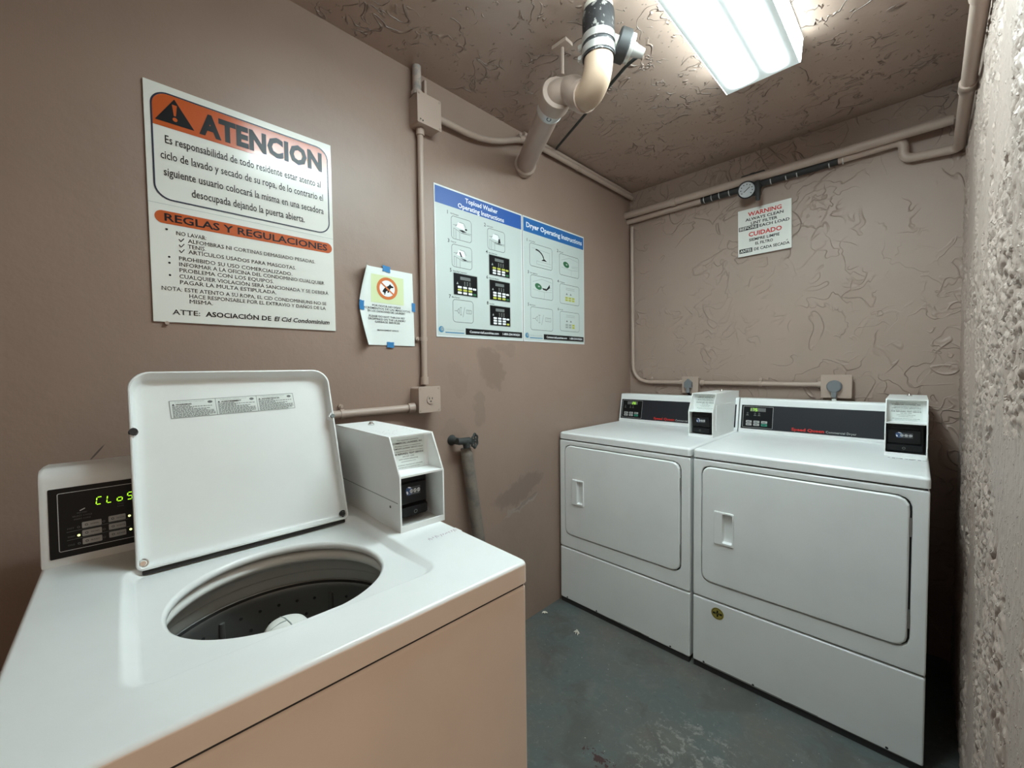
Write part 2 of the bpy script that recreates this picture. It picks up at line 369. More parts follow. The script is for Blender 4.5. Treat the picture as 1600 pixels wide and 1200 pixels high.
# lettering -----------------------------------------------------------------
_tc = {}
def glyphs(s, bold=0, serif=False):
    key = (s, bold, serif)
    if key in _tc: return _tc[key]
    c = bpy.data.curves.new('lettering', 'FONT'); c.body = s; c.size = 1; c.resolution_u = 2; c.offset = bold; c.space_character = 1+1.6*max(0, bold-.02)
    o = bpy.data.objects.new('lettering', c); COL.objects.link(o)
    me = bpy.data.meshes.new_from_object(o)
    V = [(v.co.x, v.co.y) for v in me.vertices]; F = [list(p.vertices) for p in me.polygons]
    if serif:
        cnt = {}
        for q in F:
            for i in range(len(q)): e = tuple(sorted((q[i], q[(i+1) % len(q)]))); cnt[e] = cnt.get(e, 0)+1
        for (a, b), k in cnt.items():
            if k != 1: continue
            (x1, y1), (x2, y2) = V[a], V[b]
            if abs(y1-y2) > .004 or not .082 < abs(x1-x2) < .2: continue
            lo = abs(y1) < .02; hi = any(abs(y1-t) < .02 for t in (CAPH, XH, ASC))
            if lo or hi:
                x1, x2 = min(x1, x2)-.05, max(x1, x2)+.05; t = .024 if lo else -.024; n = len(V)
                V += [(x1, y1), (x2, y1), (x2, y1+t), (x1, y1+t)]; F.append([n, n+1, n+2, n+3])
    bpy.data.objects.remove(o); bpy.data.curves.remove(c); bpy.data.meshes.remove(me)
    _tc[key] = (V, F); return V, F
CAPH, XH, ASC = 1, 1, 1
CAPH = max(p[1] for p in glyphs('H')[0]); XH = max(p[1] for p in glyphs('x')[0]); ASC = max(p[1] for p in glyphs('l')[0])
_tc.clear()
def text(mb, s, u, v, cap, width=None, align='L', n=.0006, bold=0, serif=False, shear=0, xs=1):
    V, F = glyphs(s, bold, serif)
    if not V: return
    x0 = min(p[0] for p in V); x1 = max(p[0] for p in V); k = cap/CAPH; kx = width/(x1-x0) if width else k*xs
    off = {'L': 0, 'C': -(x1-x0)*kx/2, 'R': -(x1-x0)*kx}[align]
    mb.add([(u+off+(p[0]-x0)*kx+shear*p[1]*k, v+p[1]*k, n) for p in V], F)
SEG = {'C': 'adef', 'L': 'def', 'o': 'cdeg', 'S': 'acdfg', 'E': 'adefg', '1': 'bc', '2': 'abdeg', '6': 'acdefg', '7': 'abc', '5': 'acdfg', 'd': 'bcdeg'}
def seven(mb, ch, u, v, w, h, n=.001, t=.14):
    sl = .12; t = h*t; g = {'a': ((0, h), (w, h)), 'g': ((0, h/2), (w, h/2)), 'd': ((0, 0), (w, 0)), 'f': ((0, h/2), (0, h)), 'e': ((0, 0), (0, h/2)), 'b': ((w, h/2), (w, h)), 'c': ((w, 0), (w, h/2))}
    for q in SEG[ch]:
        (a, b), (c, d) = g[q]; k = .14
        a, b, c, d = a+(c-a)*k, b+(d-b)*k, c+(a-c)*k, d+(b-d)*k
        mb.line((u+a+sl*b, v+b), (u+c+sl*d, v+d), t, n)
# ================================================================== ROOM
def shell(name, x0, x1, y0, y1, z0, z1, m):
    return obj(name, MB(m).box(x0, x1, y0, y1, z0, z1), kind='structure')
shell('floor', -.1, RW+.1, NEAR-.1, .1, -.1, 0, M_FLOOR)
shell('ceiling', -.1, RW+.1, NEAR-.1, .1, H, H+.1, M_CEIL)
shell('wall_left', -.1, 0, NEAR, 0, 0, H, M_LEFT)
shell('wall_back', -.1, RW+.1, 0, .1, 0, H, M_BACK)
shell('wall_front', -.1, RW+.1, NEAR-.1, NEAR, 0, H, M_LEFT)
def rough_wall():
    """hand-thrown stucco: flat knocked-down islands with torn edges, real relief because it is seen edge-on"""
    mb = MB(M_RIGHT); mb.sharp = 180
    nz, nf = 640, 440; y0, y1 = FILL_DOOR[1], -1.72
    ys = [y0+(y1-y0)*i/20 for i in range(20)]+[y1-y1*i/nf for i in range(nf+1)]
    sm = lambda a, b, x: (lambda t: t*t*(3-2*t))(min(1, max(0, (x-a)/(b-a))))
    vs = []
    for j in range(nz+1):
        z = H*j/nz
        for y in ys:
            p = Vector((y, z, 3.1))
            c = noise.noise(Vector((y*4.2, z*2.6, 9)))*.7+noise.noise(Vector((y*9, z*7, 4)))*.4
            msk = sm(-.28, .10, c)
            wv = Vector((noise.noise(p*14), noise.noise(p*14+Vector((7, 7, 7))), 0))*.03
            q = p+wv
            a = noise.noise(q*50); b = noise.noise(q*92+Vector((3, 1, 9)))
            h = .004*noise.noise(p*4)+.005
            if msk > .01:
                h += msk*(.0028*sm(-.02, .10, a)+.0022*sm(.02, .16, b)-.0042*sm(.16, .30, noise.noise(q*38+Vector((2, 8, 5)))))
            h += .0007*noise.noise(p*60)
            vs.append((RW-max(h, 0), y, z))
    w1 = len(ys)
    mb.add(vs, [[j*w1+i, j*w1+i+1, (j+1)*w1+i+1, (j+1)*w1+i] for j in range(nz) for i in range(w1-1)])
    mb.box(RW+.001, RW+.1, FILL_DOOR[1], 0, 0, H).box(RW, RW+.1, NEAR, FILL_DOOR[0], 0, H).box(RW, RW+.1, FILL_DOOR[0], FILL_DOOR[1], FILL_DOOR[2], H)  # boxes leave the added fill doorway open
    return obj('wall_right', mb, kind='structure')
rough_wall()
# ================================================================== COIN BOX (shared by the three machines)
def coin_box(parent, T, mech_w=.088, mech_d=.02, D=.372, scuffed=False):
    W, HH, ZM, SL = .113, .204, .12, .045; t = .0035
    side = [(0, 0), (0, ZM), (SL, HH), (D, HH), (D, 0)]
    mb = MB(M_WHITE2).at(T)
    for a in (0, W-t): mb.prism(side, a, a+t)
    mb.box(t, W-t, SL, D, HH-t, HH); mb.box(t, W-t, D-t, D, 0, HH-t); mb.box(t, W-t, 0, D-t, 0, t)
    mb.box(t, W-t, .001, .075, ZM-.002, ZM+.002)                                   # shelf between the two openings
    mb.prism([(.060, ZM+.002), (.063, ZM+.002), (.066, HH-t), (.063, HH-t)], t, W-t)  # plate behind the notice
    mb.box(t, W-t, 0, .0035, t, .013)                                              # lip along the foot
    mb.box(W, W+.0015, .04, .25, .03, .15, .0006, 1)                               # pressed panel in the side
    mb.use(M_GREY)
    for z in (.062,): mb.box(-.0004, .0002, .01, D-.02, z, z+.0012)
    mb.cyl((-.001, .045, .048), (0, .045, .048), .003, n=10)
    if scuffed:
        rn = random.Random(11)
        for i in range(26):
            x, y_ = rn.uniform(.012, W-.015), rn.uniform(SL+.02, SL+.11); a = rn.uniform(0, 3.1); q = rn.uniform(.002, .008)
            mb.line((x, y_), (x+q*math.cos(a), y_+q*math.sin(a)), .0012, HH+.0003)
    box = obj('coin_box', mb, parent)
    m2 = MB(M_BLACK).at(T); x0 = (W-mech_w)/2-.004
    m2.slab  # black coin mechanism
    m2.box(x0, x0+mech_w, mech_d+.010, .09, .014, ZM-.006, .002)
    m2.prism([(mech_d, .020), (mech_d, .040), (mech_d+.010, .044), (mech_d+.010, .016)], x0+.004, x0+mech_w-.004)
    m2.box(x0+.006, x0+mech_w-.006, mech_d+.002, mech_d+.012, .048, .094, .002)
    m2.box(x0+.01, x0+mech_w-.01, mech_d+.006, mech_d+.012, .098, .108, .002)
    F = T @ frame((x0, mech_d+.002, 0), (1, 0, 0), (0, 0, 1), (0, -1, 0)); m2.at(F @ Matrix.Translation((mech_w*.20, .030, 0)) @ Matrix.Diagonal((.62, .62, 1, 1)))
    k = mech_w/.088
    m2.use(M_SLATE).poly(rrect(.012*k, .058, .076*k, .088, .003), .0005)
    m2.use(M_GLOBE).ell(.024*k, .074, .015*k, .0165, .0010)
    m2.use(M_WPRINT).ell(.0125*k+.003, .069, .0035, .0065, .0014, 12, .3).ell(.026*k, .087, .008*k, .0025, .0014, 12, -.3)
    for i in range(3):
        cx = (.034+.0165*i)*k; m2.use(M_WPRINT).ell(cx, .073, .0068*k, .0072, .0014, 20); m2.use(M_INK).ring(cx, .073, .0036*k, .005*k, .0017, 18).line((cx-.003*k, .071), (cx+.003*k, .0755), .0014, .0018)
    m2.use(M_LINE); text(m2, 'TURN KNOB', .044*k, .062, .0022, .045*k, 'C', .0015)
    m2.at(F).use(M_GREY).ring(.044*k, .030, .003, .0045, .0105, 14)
    obj('coin_mechanism', m2, box, label='black coin mechanism with a blue globe and three white coins')
    m3 = MB(M_PAPER).at(T @ frame((t+.008, .0595, ZM+.005), (1, 0, 0), (0, .038, 1), (0, -1, 0)))
    w, h = .088, .072
    m3.quad(0, 0, w, h, .0004); m3.use(M_INK)
    for s, v, ww, cp, bo in (('This equipment operated by', .064, .056, .0030, 0), ('COMMERCIAL LAUNDRIES, INC.', .057, .078, .0038, .02), ('Machine number is required to', .0505, .066, .0028, 0),
                    ('COMPLETE LAUNDRY SERVICE CALLS', .0445, .078, .0032, .01), ('en espanol por favor marque', .0385, .078, .0024, 0), ('FOR REFUNDS, TEXT SERVICE', .0315, .08, .0038, .02),
                    ('305 555 1000', .0255, .03, .0026, 0), ('www.commerciallaundries', .0195, .05, .003, 0), ('commlaundry.com', .014, .038, .0026, 0), ('All machines monitored remotely', .006, .074, .0028, 0), ('Gracias por su patrocinio', .001, .06, .0022, 0)):
        text(m3, s, w/2, v, cp, ww, 'C', .0008, bo)
    obj('notice_card', m3, box, label='white printed notice card')
    m4 = MB(M_CHROME).at(T).cyl((W*.55, .27, HH), (W*.55, .27, HH+.004), .0085, n=18).cyl((W*.55, .27, HH+.004), (W*.55, .27, HH+.009), .006, .004, n=18)
    obj('lock', m4, box, label='chrome lock on top')
    return box
# ================================================================== WASHER
def washer():
    t = thing('washing_machine', (.8619, -1.9174, 0), 'white top-loading washing machine with beige front and open lid under the orange rules sign', 'washing machine', -.0251)
    WY, ZT, ZS = .651, .890, .849; D = .71
    mb = MB(M_WHITE2)
    mb.box(-D+.01, -D+.02, -WY+.006, -.006, .02, ZS-.001).box(-D+.01, -.022, -WY+.006, -WY+.012, .02, ZS-.001).box(-D+.01, -.022, -.012, -.006, .02, ZS-.001).box(-D+.01, -.022, -WY+.006, -.006, .02, .03)
    mb.use(M_RUBBER)
    for x in (-.66, -.07):
        for y in (-.60, -.05): mb.cyl((x, y, 0), (x, y, .024), .022, n=16)
    mb.use(M_GROOVE).box(-.03, -.006, -WY+.008, -.008, ZS-.012, ZS+.001)
    obj('cabinet', mb, t)
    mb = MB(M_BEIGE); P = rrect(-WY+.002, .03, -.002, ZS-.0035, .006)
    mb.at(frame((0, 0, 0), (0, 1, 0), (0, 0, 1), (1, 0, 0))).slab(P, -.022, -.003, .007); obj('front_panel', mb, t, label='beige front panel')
    # top panel with sunken lid seat and round opening
    c = (-.268, -.336); R0 = .160
    ang = sorted([2*math.pi*i/220 for i in range(220)]+[math.atan2(y-c[1], x-c[0]) % (2*math.pi) for x in (-D, 0) for y in (-WY, 0)])
    rec_o = rrect(-.480, -.545, -.090, -.130, .032); rec_m = rrect(-.478, -.541, -.0915, -.134, .031); rec_n = rrect(-.474, -.530, -.0935, -.143, .028); rec_i = rrect(-.471, -.525, -.0955, -.148, .026)
    outer = rrect(-D, -WY, 0, 0, .012)
    def dep(x): return -.004-.011*min(1, max(0, (-.095-x)/.14))
    def circ(rr, z=None, dz=0, notch=0):
        L = []
        for a in ang:
            da = (a-math.radians(32)+math.pi) % (2*math.pi)-math.pi
            q = rr-notch*.0; x = c[0]+q*math.cos(a); y = c[1]+q*math.sin(a); x = min(x, -.1125+(rr-R0))
            L.append((x, y, ZT+(dep(x)+dz if z is None else z)))
        return L
    def ro(P, z=None): return [(*raypt(P, c, a), ZT+(dep(raypt(P, c, a)[0]) if z is None else z)) for a in ang]
    def slope(P, k): return [(x, y, ZT+dep(x)*k) for x, y, z in ro(P)]
    L = [circ(R0+.010, dz=-.016), circ(R0+.004, dz=-.015), circ(R0+.0008, dz=-.012), circ(R0, dz=-.008), circ(R0+.0008, dz=-.0045), circ(R0+.0025, dz=-.0018), circ(R0+.0048, dz=-.0003), circ(R0+.0065),
         ro(rec_i), slope(rec_n, .88), slope(rec_m, .12), ro(rec_o, 0), ro(inset(rec_o, -.003), 0)]
    for k in range(6):
        a = k*math.pi/10; L.append(ro(inset(outer, .007*(1-math.sin(a))), -.007*(1-math.cos(a))))
    n_round = len(L)
    L += [ro(outer, ZS-ZT+.002), ro(inset(outer, .003), ZS-ZT), ro(inset(outer, .02), ZS-ZT)]
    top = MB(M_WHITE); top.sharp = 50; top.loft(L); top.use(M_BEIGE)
    for i, q in enumerate(top.f):                     # front lip faces take the beige of the front panel
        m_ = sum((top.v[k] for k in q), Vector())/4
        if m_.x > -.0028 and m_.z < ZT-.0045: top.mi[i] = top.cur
    tp = obj('top_panel', top, t)
    st = MB(M_WHITE).at(frame((-.205, -.085, ZT), (-.02, 1, 0), (-1, -.02, 0), (0, 0, 1)))
    st.quad(0, -.008, .082, .018, .0003); st.use(M_SCRIB)
    rn = random.Random(3)
    for i in range(13):
        x = .004+.0058*i; st.line((x, rn.uniform(-.002, .004)), (x+rn.uniform(-.002, .005), rn.uniform(.006, .013)), .0011, .0006).line((x, rn.uniform(.002, .01)), (x+.004, rn.uniform(.002, .01)), .0008, .0006)
    obj('sticker', st, tp, label='worn sticker with faded purple handwriting')
    # tub parts, seen through the opening
    A = Matrix.Translation((c[0], c[1], 0))
    mb = MB(M_RING).at(A); mb.sharp = 60
    mb.lathe([(.215, .853), (.190, .853)]+[(.1815+.0135*math.cos(a), .842+.0115*math.sin(a)) for a in [math.radians(x) for x in range(70, 281, 15)]]+[(.188, .824)], 72)
    mb.box(-.014, .008, -.182, -.166, .838, .864, .004)
    tub = obj('tub_cover', mb, t, label='pale grey ring around the tub mouth')
    mb = MB(M_BAND).at(A); mb.sharp = 50
    mb.lathe([(.186, .826), (.194, .816), (.197, .801), (.200, .799), (.203, .795), (.205, .778), (.209, .772), (.235, .77)], 72); obj('balance_ring', mb, t, label='grey plastic balance ring')
    mb = MB(M_DRUM).at(A); mb.sharp = 50
    mb.lathe([(.212, .775), (.205, .768), (.202, .755), (.202, .56), (.200, .42), (.17, .395), (.0, .39)], 72)
    for k in range(6):
        a = 2*math.pi*k/6+.35; mb.tube([(.201*math.cos(a), .201*math.sin(a), z) for z in (.745, .6, .43)], [.005, .007, .007], 8)
    mb.use(M_GROOVE).lathe([(.2055, .7715), (.2045, .766)], 72)
    for j in range(9):
        for k in range(36):
            if k % 6 == 2: continue
            a = 2*math.pi*(k+.5*(j % 2))/36; z = .735-.033*j
            mb.cyl((.2025*math.cos(a), .2025*math.sin(a), z), (.2005*math.cos(a), .2005*math.sin(a), z), .0032, n=8)
    obj('wash_basket', mb, t, label='dark perforated steel wash basket')
    mb = MB(M_AGI).at(A); mb.sharp = 50
    mb.lathe([(.0, .805), (.012, .8047), (.022, .803), (.030, .799), (.035, .792), (.0365, .775), (.042, .70), (.055, .58), (.09, .47), (.16, .42), (.165, .41)], 40)
    for k in range(4):
        a = math.pi*k/2+.5
        mb.tube([(.046*math.cos(a+.3*i), .046*math.sin(a+.3*i), .74-.06*i) for i in range(5)], [.004, .012, .016, .022, .03], 8)
    mb.use(M_LGREY)
    mb.tube([(-.026, -.004, .8010), (-.01, .000, .8048), (.012, .003, .8048), (.026, .005, .8010)], .0013, 6).tube([(.004, -.025, .8012), (.001, -.01, .8049), (0, 0, .805)], .0013, 6)
    obj('agitator', mb, t, label='white agitator with a domed cap')
    # lid ------------------------------------------------------------
    a = math.radians(18); s_, c_ = math.sin(a), math.cos(a)
    LT = frame((-.4745, 0, .884), (0, 1, 0), (-s_, 0, c_), (c_, 0, s_))
    u0, u1, hh = -.5255, -.1445, .378
    def O(d): return rrect(u0+d, d, u1-d, hh-d, (max(.012-d, .002), max(.012-d, .002), .036-d*.5, .036-d*.5), 8)
    def O2(d, db): return rrect(u0+d, db, u1-d, hh-d*1.9, (.010, .010, .034, .034), 8)
    mb = MB(M_WHITE).at(LT); mb.sharp = 45
    lv = lambda P, n: [(*p, n) for p in P]
    mb.loft([lv(O(.006), -.018), lv(O(.0015), -.0165), lv(O(0), -.012), lv(O(0), .009), lv(O(.0008), .0108), lv(O(.002), .0115), lv(O(.0038), .0115), lv(O(.0046), .0105), lv(O2(.0056, .0062), -.002), lv(O2(.0085, .0085), -.0085), lv(O2(.014, .012), -.0115), lv(O2(.022, .017), -.012), lv(O2(.026, .021), -.012)], True, True)
    mb.use(M_WHITE2)
    for vv, ux in ((.257, u0+.006), (.254, u1-.006)):
        sgn = 1 if ux < -.3 else -1; mb.loft([[(ux-sgn*.004, vv-.016, n_), (ux+sgn*.007, vv, n_), (ux-sgn*.004, vv+.016, n_)] for n_ in (-.011, .0095)], True, True)
    lid = obj('lid', mb, t)
    mb = MB(M_RUBBER).at(LT); mb.cyl((u0+.006, .257, .006), (u0+.006, .257, .0155), .0075, .0065, 18); obj('bumper', mb, lid, label='black rubber bumper')
    mb = MB(M_GREY).at(LT); mb.cyl((u1-.004, .254, .006), (u1-.004, .254, .015), .0055, .005, 18); obj('bumper', mb, lid, label='small grey bumper')
    for uu, mm in ((u0+.010, M_CHROME), (u1-.010, M_RUST)):
        mb = MB(mm).at(LT); mb.cyl((uu, .013, -.012), (uu, .013, .006), .0045, n=14); mb.tube([(uu-.007*math.cos(q),   .013+.007*math.sin(q), .000+.001*q) for q in [x*.4 for x in range(14)]], .0017, 7)
        obj('hinge_pin', mb, lid, label='bright hinge pin' if mm is M_CHROME else 'dark corroded hinge pin')
    mb = MB(M_GROOVE).at(LT).box(u0+.008, u1-.008, -.008, .000, -.006, .006, .002); obj('hinge_gasket', mb, lid, label='dark gasket along the hinge')
    # warning label on the lid
    B = Vector((-.461, .282)); U = Vector((.2355, .005)); V = Vector((-.002, .038))
    mb = MB(M_LGREY).at(LT @ Matrix(((U.x/.236, V.x/.038, 0, B.x), (U.y/.236, V.y/.038, 0, B.y), (0, 0, 1, -.0119), (0, 0, 0, 1))))
    mb.use(M_PAPER).quad(0, 0, .236, .038, .0003); mb.use(M_GREY).frame_line(0, 0, .236, .038, .001, .0009, .0006)
    rn = random.Random(5)
    for k, ttl in enumerate(('WARNING', 'AVERTISSEMENT', 'ADVERTENCIA')):
        x = .003+.0785*k; mb.use(M_GREY)
        if k: mb.quad(x-.003, 0, x-.0022, .037, .0006)
        mb.ell(x+.066, .031, .0045, .0028, .0007); mb.use(M_INK); mb.poly([(x+.001, .0275), (x+.0055, .0275), (x+.0032, .0312)], .0007)
        text(mb, ttl, x+.0075, .0275, .003, .026 if k == 0 else .038, 'L', .0008, .03); mb.use(M_GREY)
        text(mb, 'To reduce risk of fire, shock or injury to persons', x+.006, .0335, .0016, .05, 'L', .0008)
        for j in range(10):
            yv = .0245-.0025*j; L0 = (.030, .068, .034, .060, .055, .072, .072, .072, .070, .06)[j]; xx = x+.001
            while xx < x+L0: q = rn.uniform(.002, .006); mb.quad(xx, yv, min(xx+q, x+.073), yv+.0014, .0007); xx += q+.0011
    obj('warning_label', mb, lid, label='grey and white safety label in three columns')
    # console -------------------------------------------------------
    mb = MB(M_WHITE2); mb.sharp = 40
    prof = [(-.592, ZT-.002), (-.593, ZT+.008), (-.607, 1.030), (-.609, 1.040)]+[(-.630+.021*math.cos(q), 1.044+.024*math.sin(q)) for q in [math.radians(x) for x in range(0, 91, 15)]]+[(-.69, 1.066), (-.706, 1.056), (-.706, ZT-.002)]
    def ys(y): return [(p[0], y, p[1]) for p in prof]
    def ysin(y, d): 
        cx, cz = -.65, .975
        return [(cx+(p[0]-cx)*(1-d), y, cz+(p[1]-cz)*(1-d)) for p in prof]
    mb.loft([ysin(-WY, .10), ysin(-WY+.0015, .035), ys(-WY+.008), ys(-.112)], True, True)
    con = obj('control_console', mb, t)
    CT = frame((-.5935, 0, ZT+.008), (0, 1, 0), (-.108, 0, .994), (.994, 0, .108))
    mb = MB(M_PANELB).at(CT); v0, v1 = .006, .1335; ul = -.6385
    mb.slab(rrect(ul, v0, -.118, v1, .002), -.001, .0018)
    mb.use(M_LINE).frame_line(ul+.0115, v0+.011, -.20, v1-.009, .003, .0011, .0022)
    mb.use(M_DIM)
    text(mb, 'PRESS START', ul+.036, .082, .0024, .014, 'L', .0022); text(mb, 'SELECT CYCLE', ul+.03, .0765, .0024, .026, 'L', .0022); text(mb, 'INSERT COINS', ul+.032, .071, .0024, .022, 'L', .0022)
    mb.use(M_LINE).line((ul+.040, .087), (ul+.047, .0905), .0016, .0022)
    for (s, x, v) in (('ADD', -.546, .091), ('WASH', -.547, .0865), ('RINSE', -.547, .082)): mb.use(M_DIM); text(mb, s, x, v, .0022, .009, 'L', .0022)
    for j in range(3):
        v = .0535-.0152*j; mb.use(M_DIM); text(mb, ('HOT', 'WARM', 'COLD')[j], ul+.023, v+.002, .0028, .009, 'L', .0022)
        mb.ring(ul+.0375, v+.0035, .0012, .002, .0022, 12); mb.ring(-.567, v+.0055, .0012, .002, .0022, 12)
        if j: mb.use(M_GREY).line((ul+.022, v+.0125), (-.53, v+.0165), .0006, .0021)
    cp = obj('control_panel', mb, con, label='black control panel with a green display')
    for j in range(3):
        for k, (x, wd) in enumerate(((ul+.042, .0265), (-.5605, .0245))):
            v = .0515-.0152*j+.002*k+.002; m2 = MB(M_BTN).at(CT).slab(rrect(x, v, x+wd, v+.0112, .0015), .0016, .0030, .0006)
            m2.use(M_PANELB).ring(x+.006, v+.0056, .0014, .0022, .0031, 10); text(m2, (('NORMAL', 'DELICATE'), ('PERM PRESS', 'KNITS'), ('BULKY', 'RINSE'))[j][k], x+.0115, v+.0044, .0025, .0115, 'L', .0032)
            obj('button', m2, cp)
    for (x, v) in ((ul+.0375, .0418), (-.5305, .0605), (-.5295, .0335)): obj('indicator_light', MB(M_LEDDOT).at(CT).ell(x, v, .0021, .0021, .0026, 14), cp, label='lit yellow indicator')
    m2 = MB(M_LED).at(CT)
    for i, ch in enumerate('CLoSEd'): seven(m2, ch, -.5765+.0146*i, .0935, .0072, .0135, .0024, .11)
    obj('display', m2, cp, label='green digits reading CLoS beside the lid')
    coin_box(t, frame((-.281, -.106, ZT), (0, 1, 0), (-1, 0, 0), (0, 0, 1)), .080, .035, .36, True)
washer()
# ================================================================== DRYERS
def dryer(loc, rz, label, digits, du, badge, cx):
    t = thing('clothes_dryer', loc, label, 'clothes dryer', rz, 'coin dryers')
    W, D, ZB, ZS, ZT, ZTOP = .683, .700, .0245, .3008, .8683, .907
    mb = MB(M_DRY).box(.003, W-.003, .02, D, .02, ZT, .003); mb.use(M_GROOVE).box(.006, W-.006, .012, .03, .03, ZT-.001).box(.004, W-.004, .006, .024, .0005, ZB+.004)  # low dark bar paints in the shade of the gap under the front
    mb.use(M_RUBBER)
    for x in (.05, W-.05):
        for y in (.07, D-.07): mb.cyl((x, y, 0), (x, y, .022), .022, n=16)
    obj('cabinet', mb, t)
    mb = MB(M_DRY); mb.sharp = 50; P = rrect(0, 0, W, D, .012); L = [[(*p, ZT+.0025) for p in inset(P, .02)], [(*p, ZT+.0025) for p in inset(P, .003)], [(*p, ZT+.005) for p in P]]
    for k in range(6):
        a = k*math.pi/10; L.append([(*p, ZTOP-.011+.011*math.sin(a)) for p in inset(P, .011*(1-math.cos(a)))])
    mb.loft(L, False, True); tp = obj('top_panel', mb, t)
    if badge:
        m2 = MB(M_DIM)
        for i in range(9): m2.box(cx+.012+.011*i, cx+.018+.011*i+.003*(i % 3), .28-.004*(i % 2), .285, ZTOP, ZTOP+.0003)
        obj('smudged_ink', m2, tp, label='smudged dark writing in front of the coin box')
    # front frame with door opening, lower panel
    FT = frame((0, 0, 0), (1, 0, 0), (0, 0, 1), (0, -1, 0))
    x0, x1, z0, z1 = .036, .640, .374, .840
    c = ((x0+x1)/2, (z0+z1)/2); outer = rrect(.001, ZS+.0025, W-.001, ZT-.0025, .004)
    hole = rrect(x0-.003, z0-.004, x1+.005, z1+.003, (.032, .036, .036, .032))
    ang = sorted([2*math.pi*i/160 for i in range(160)]+[math.atan2(q[1]-c[1], q[0]-c[0]) % (2*math.pi) for q in ((.001, ZS+.0025), (W-.001, ZS+.0025), (W-.001, ZT-.0025), (.001, ZT-.0025))])
    ro = lambda Q, n: [(*raypt(Q, c, a), n) for a in ang]
    mb = MB(M_DRY).at(FT); mb.sharp = 45
    mb.loft([ro(outer, -.02), ro(outer, -.006)]+[ro(inset(outer, .005*(1-math.cos(k*math.pi/8))), -.006+.005*math.sin(k*math.pi/8)) for k in range(1, 5)]+[ro(inset(hole, -.004), -.001), ro(inset(hole, -.001), -.0025), ro(hole, -.006), ro(hole, -.018)])
    mb.use(M_GROOVE).poly(inset(hole, -.002), -.0165); obj('front_frame', mb, t)
    mb = MB(M_DRY).at(FT); mb.slab(rrect(.001, ZB, W-.001, ZS-.0025, .005), -.02, -.001, .006)
    mb.use(M_GRIME)
    rn = random.Random(2 if badge else 9)
    for i in range(5):
        a = rn.uniform(.0, .5); mb.box(a, a+rn.uniform(.04, .2), ZB+.002, ZB+.002+rn.uniform(.002, .006), -.0009, -.0004)
    mb.use(M_GROOVE)
    for x in (.045, .225, .60): mb.ell(x, ZB+.009, .004, .004, -.0003, 10)
    lp = obj('lower_panel', mb, t)
    if badge:
        m2 = MB(M_GOLD).at(FT); m2.ell(.097, .256, .0235, .0235, .0000, 36); m2.use(M_INK).ring(.097, .256, .019, .0205, .0003).quad(.080, .252, .114, .260, .0003).quad(.094, .243, .100, .269, .0003); m2.use(M_GOLD); text(m2, 'GAS', .097, .2537, .0045, .02, 'C', .0006)
        obj('oval_sticker', m2, lp, label='round gold sticker')
    # door: panel pierced for the scoop handle
    h0, h1, k0, k1 = .083, .156, .539, .671; hc = ((h0+h1)/2, (k0+k1)/2)
    door = rrect(x0, z0, x1, z1, .034, 10)
    ang2 = sorted([2*math.pi*i/180 for i in range(180)]+[math.atan2(q[1]-hc[1], q[0]-hc[0]) % (2*math.pi) for q in door[::3]])
    r3 = lambda Q, n: [(*raypt(Q, hc, a), n) for a in ang2]
    hr = rrect(h0+.004, k0+.004, h1-.004, k1-.004, .004)
    mb = MB(M_DRY).at(FT); mb.sharp = 45
    mb.loft([r3(door, -.0155), r3(door, -.004)]+[r3(inset(door, .006*(1-math.cos(k*math.pi/8))), -.004+.007*math.sin(k*math.pi/8)) for k in range(1, 5)]+[r3(hr, .003), r3(hr, -.015)])
    d = obj('door', mb, t)
    mb = MB(M_DRY).at(FT); mb.sharp = 42
    O = rrect(h0, k0, h1, k1, .006); sc = lambda q, n, w2=0: [(p[0], p[1], n) for p in rrect(h0+.031+q, k0+.010+q+w2, h1-.006-q*.4, k1-.008-q, .004)]
    mb.loft([[(*p, .002) for p in O], [(*p, .0065) for p in inset(O, .0008)], [(*p, .008) for p in inset(O, .003)], sc(0, .0074), sc(.001, .006), sc(.0022, -.004, .003), sc(.0045, -.0085, .014)], False, True)
    obj('handle', mb, d, label='white scoop door handle')
    for zz in (.748, .465):
        mb = MB(M_STEEL).at(FT).box(x1+.0005, x1+.0042, zz-.028, zz+.028, -.012, .001, .0008, 1); obj('hinge', mb, d, label='steel hinge leaf')
    # console
    cy0 = .600
    prof = [(cy0-.004, ZTOP-.001), (cy0-.004, ZTOP+.010), (cy0, ZTOP+.012), (cy0+.026, ZTOP+.146), (cy0+.027, ZTOP+.152)]+[(cy0+.040+.012*math.cos(q), ZTOP+.158+.011*math.sin(q)) for q in [math.radians(x) for x in range(180, 89, -18)]]+[(D-.004, ZTOP+.168), (D-.004, ZTOP-.001)]
    mb = MB(M_DRY); mb.prism(prof, .001, W-.002); con = obj('control_console', mb, t)
    s = Vector((0, .026, .134)).normalized(); CT = frame((0, cy0-.0005, ZTOP+.012), (1, 0, 0), s, Vector((1, 0, 0)).cross(s))
    xr = cx-.004
    mb = MB(M_PANEL).at(CT); mb.slab(rrect(.010, .006, W-.012, .125, .001), -.001, .0012); mb.use(M_PANELB).quad(.012, .008, .150, .123, .0015)
    mb.use(M_LINE).frame_line(.018, .012, .150, .119, .002, .0012, .0019)
    mb.use(M_REDP); text(mb, 'Speed Queen', .228, .0135, .0125, .125, 'L', .0016, .035)
    mb.use(M_LINE); text(mb, 'Commercial Dryer', .359, .0135, .0095, .107, 'L', .0016)
    mb.use(M_DIM).quad(.050, .094, .118, .112, .0019); mb.use(M_GREY)
    for (x, v) in ((.038, .078), (.072, .078), (.090, .078)): mb.ring(x, v+.006, .0025, .0038, .0021, 10).quad(x-.006, v-.006, x+.006, v-.004, .0021).quad(x-.004, v-.002, x+.004, v, .0021)
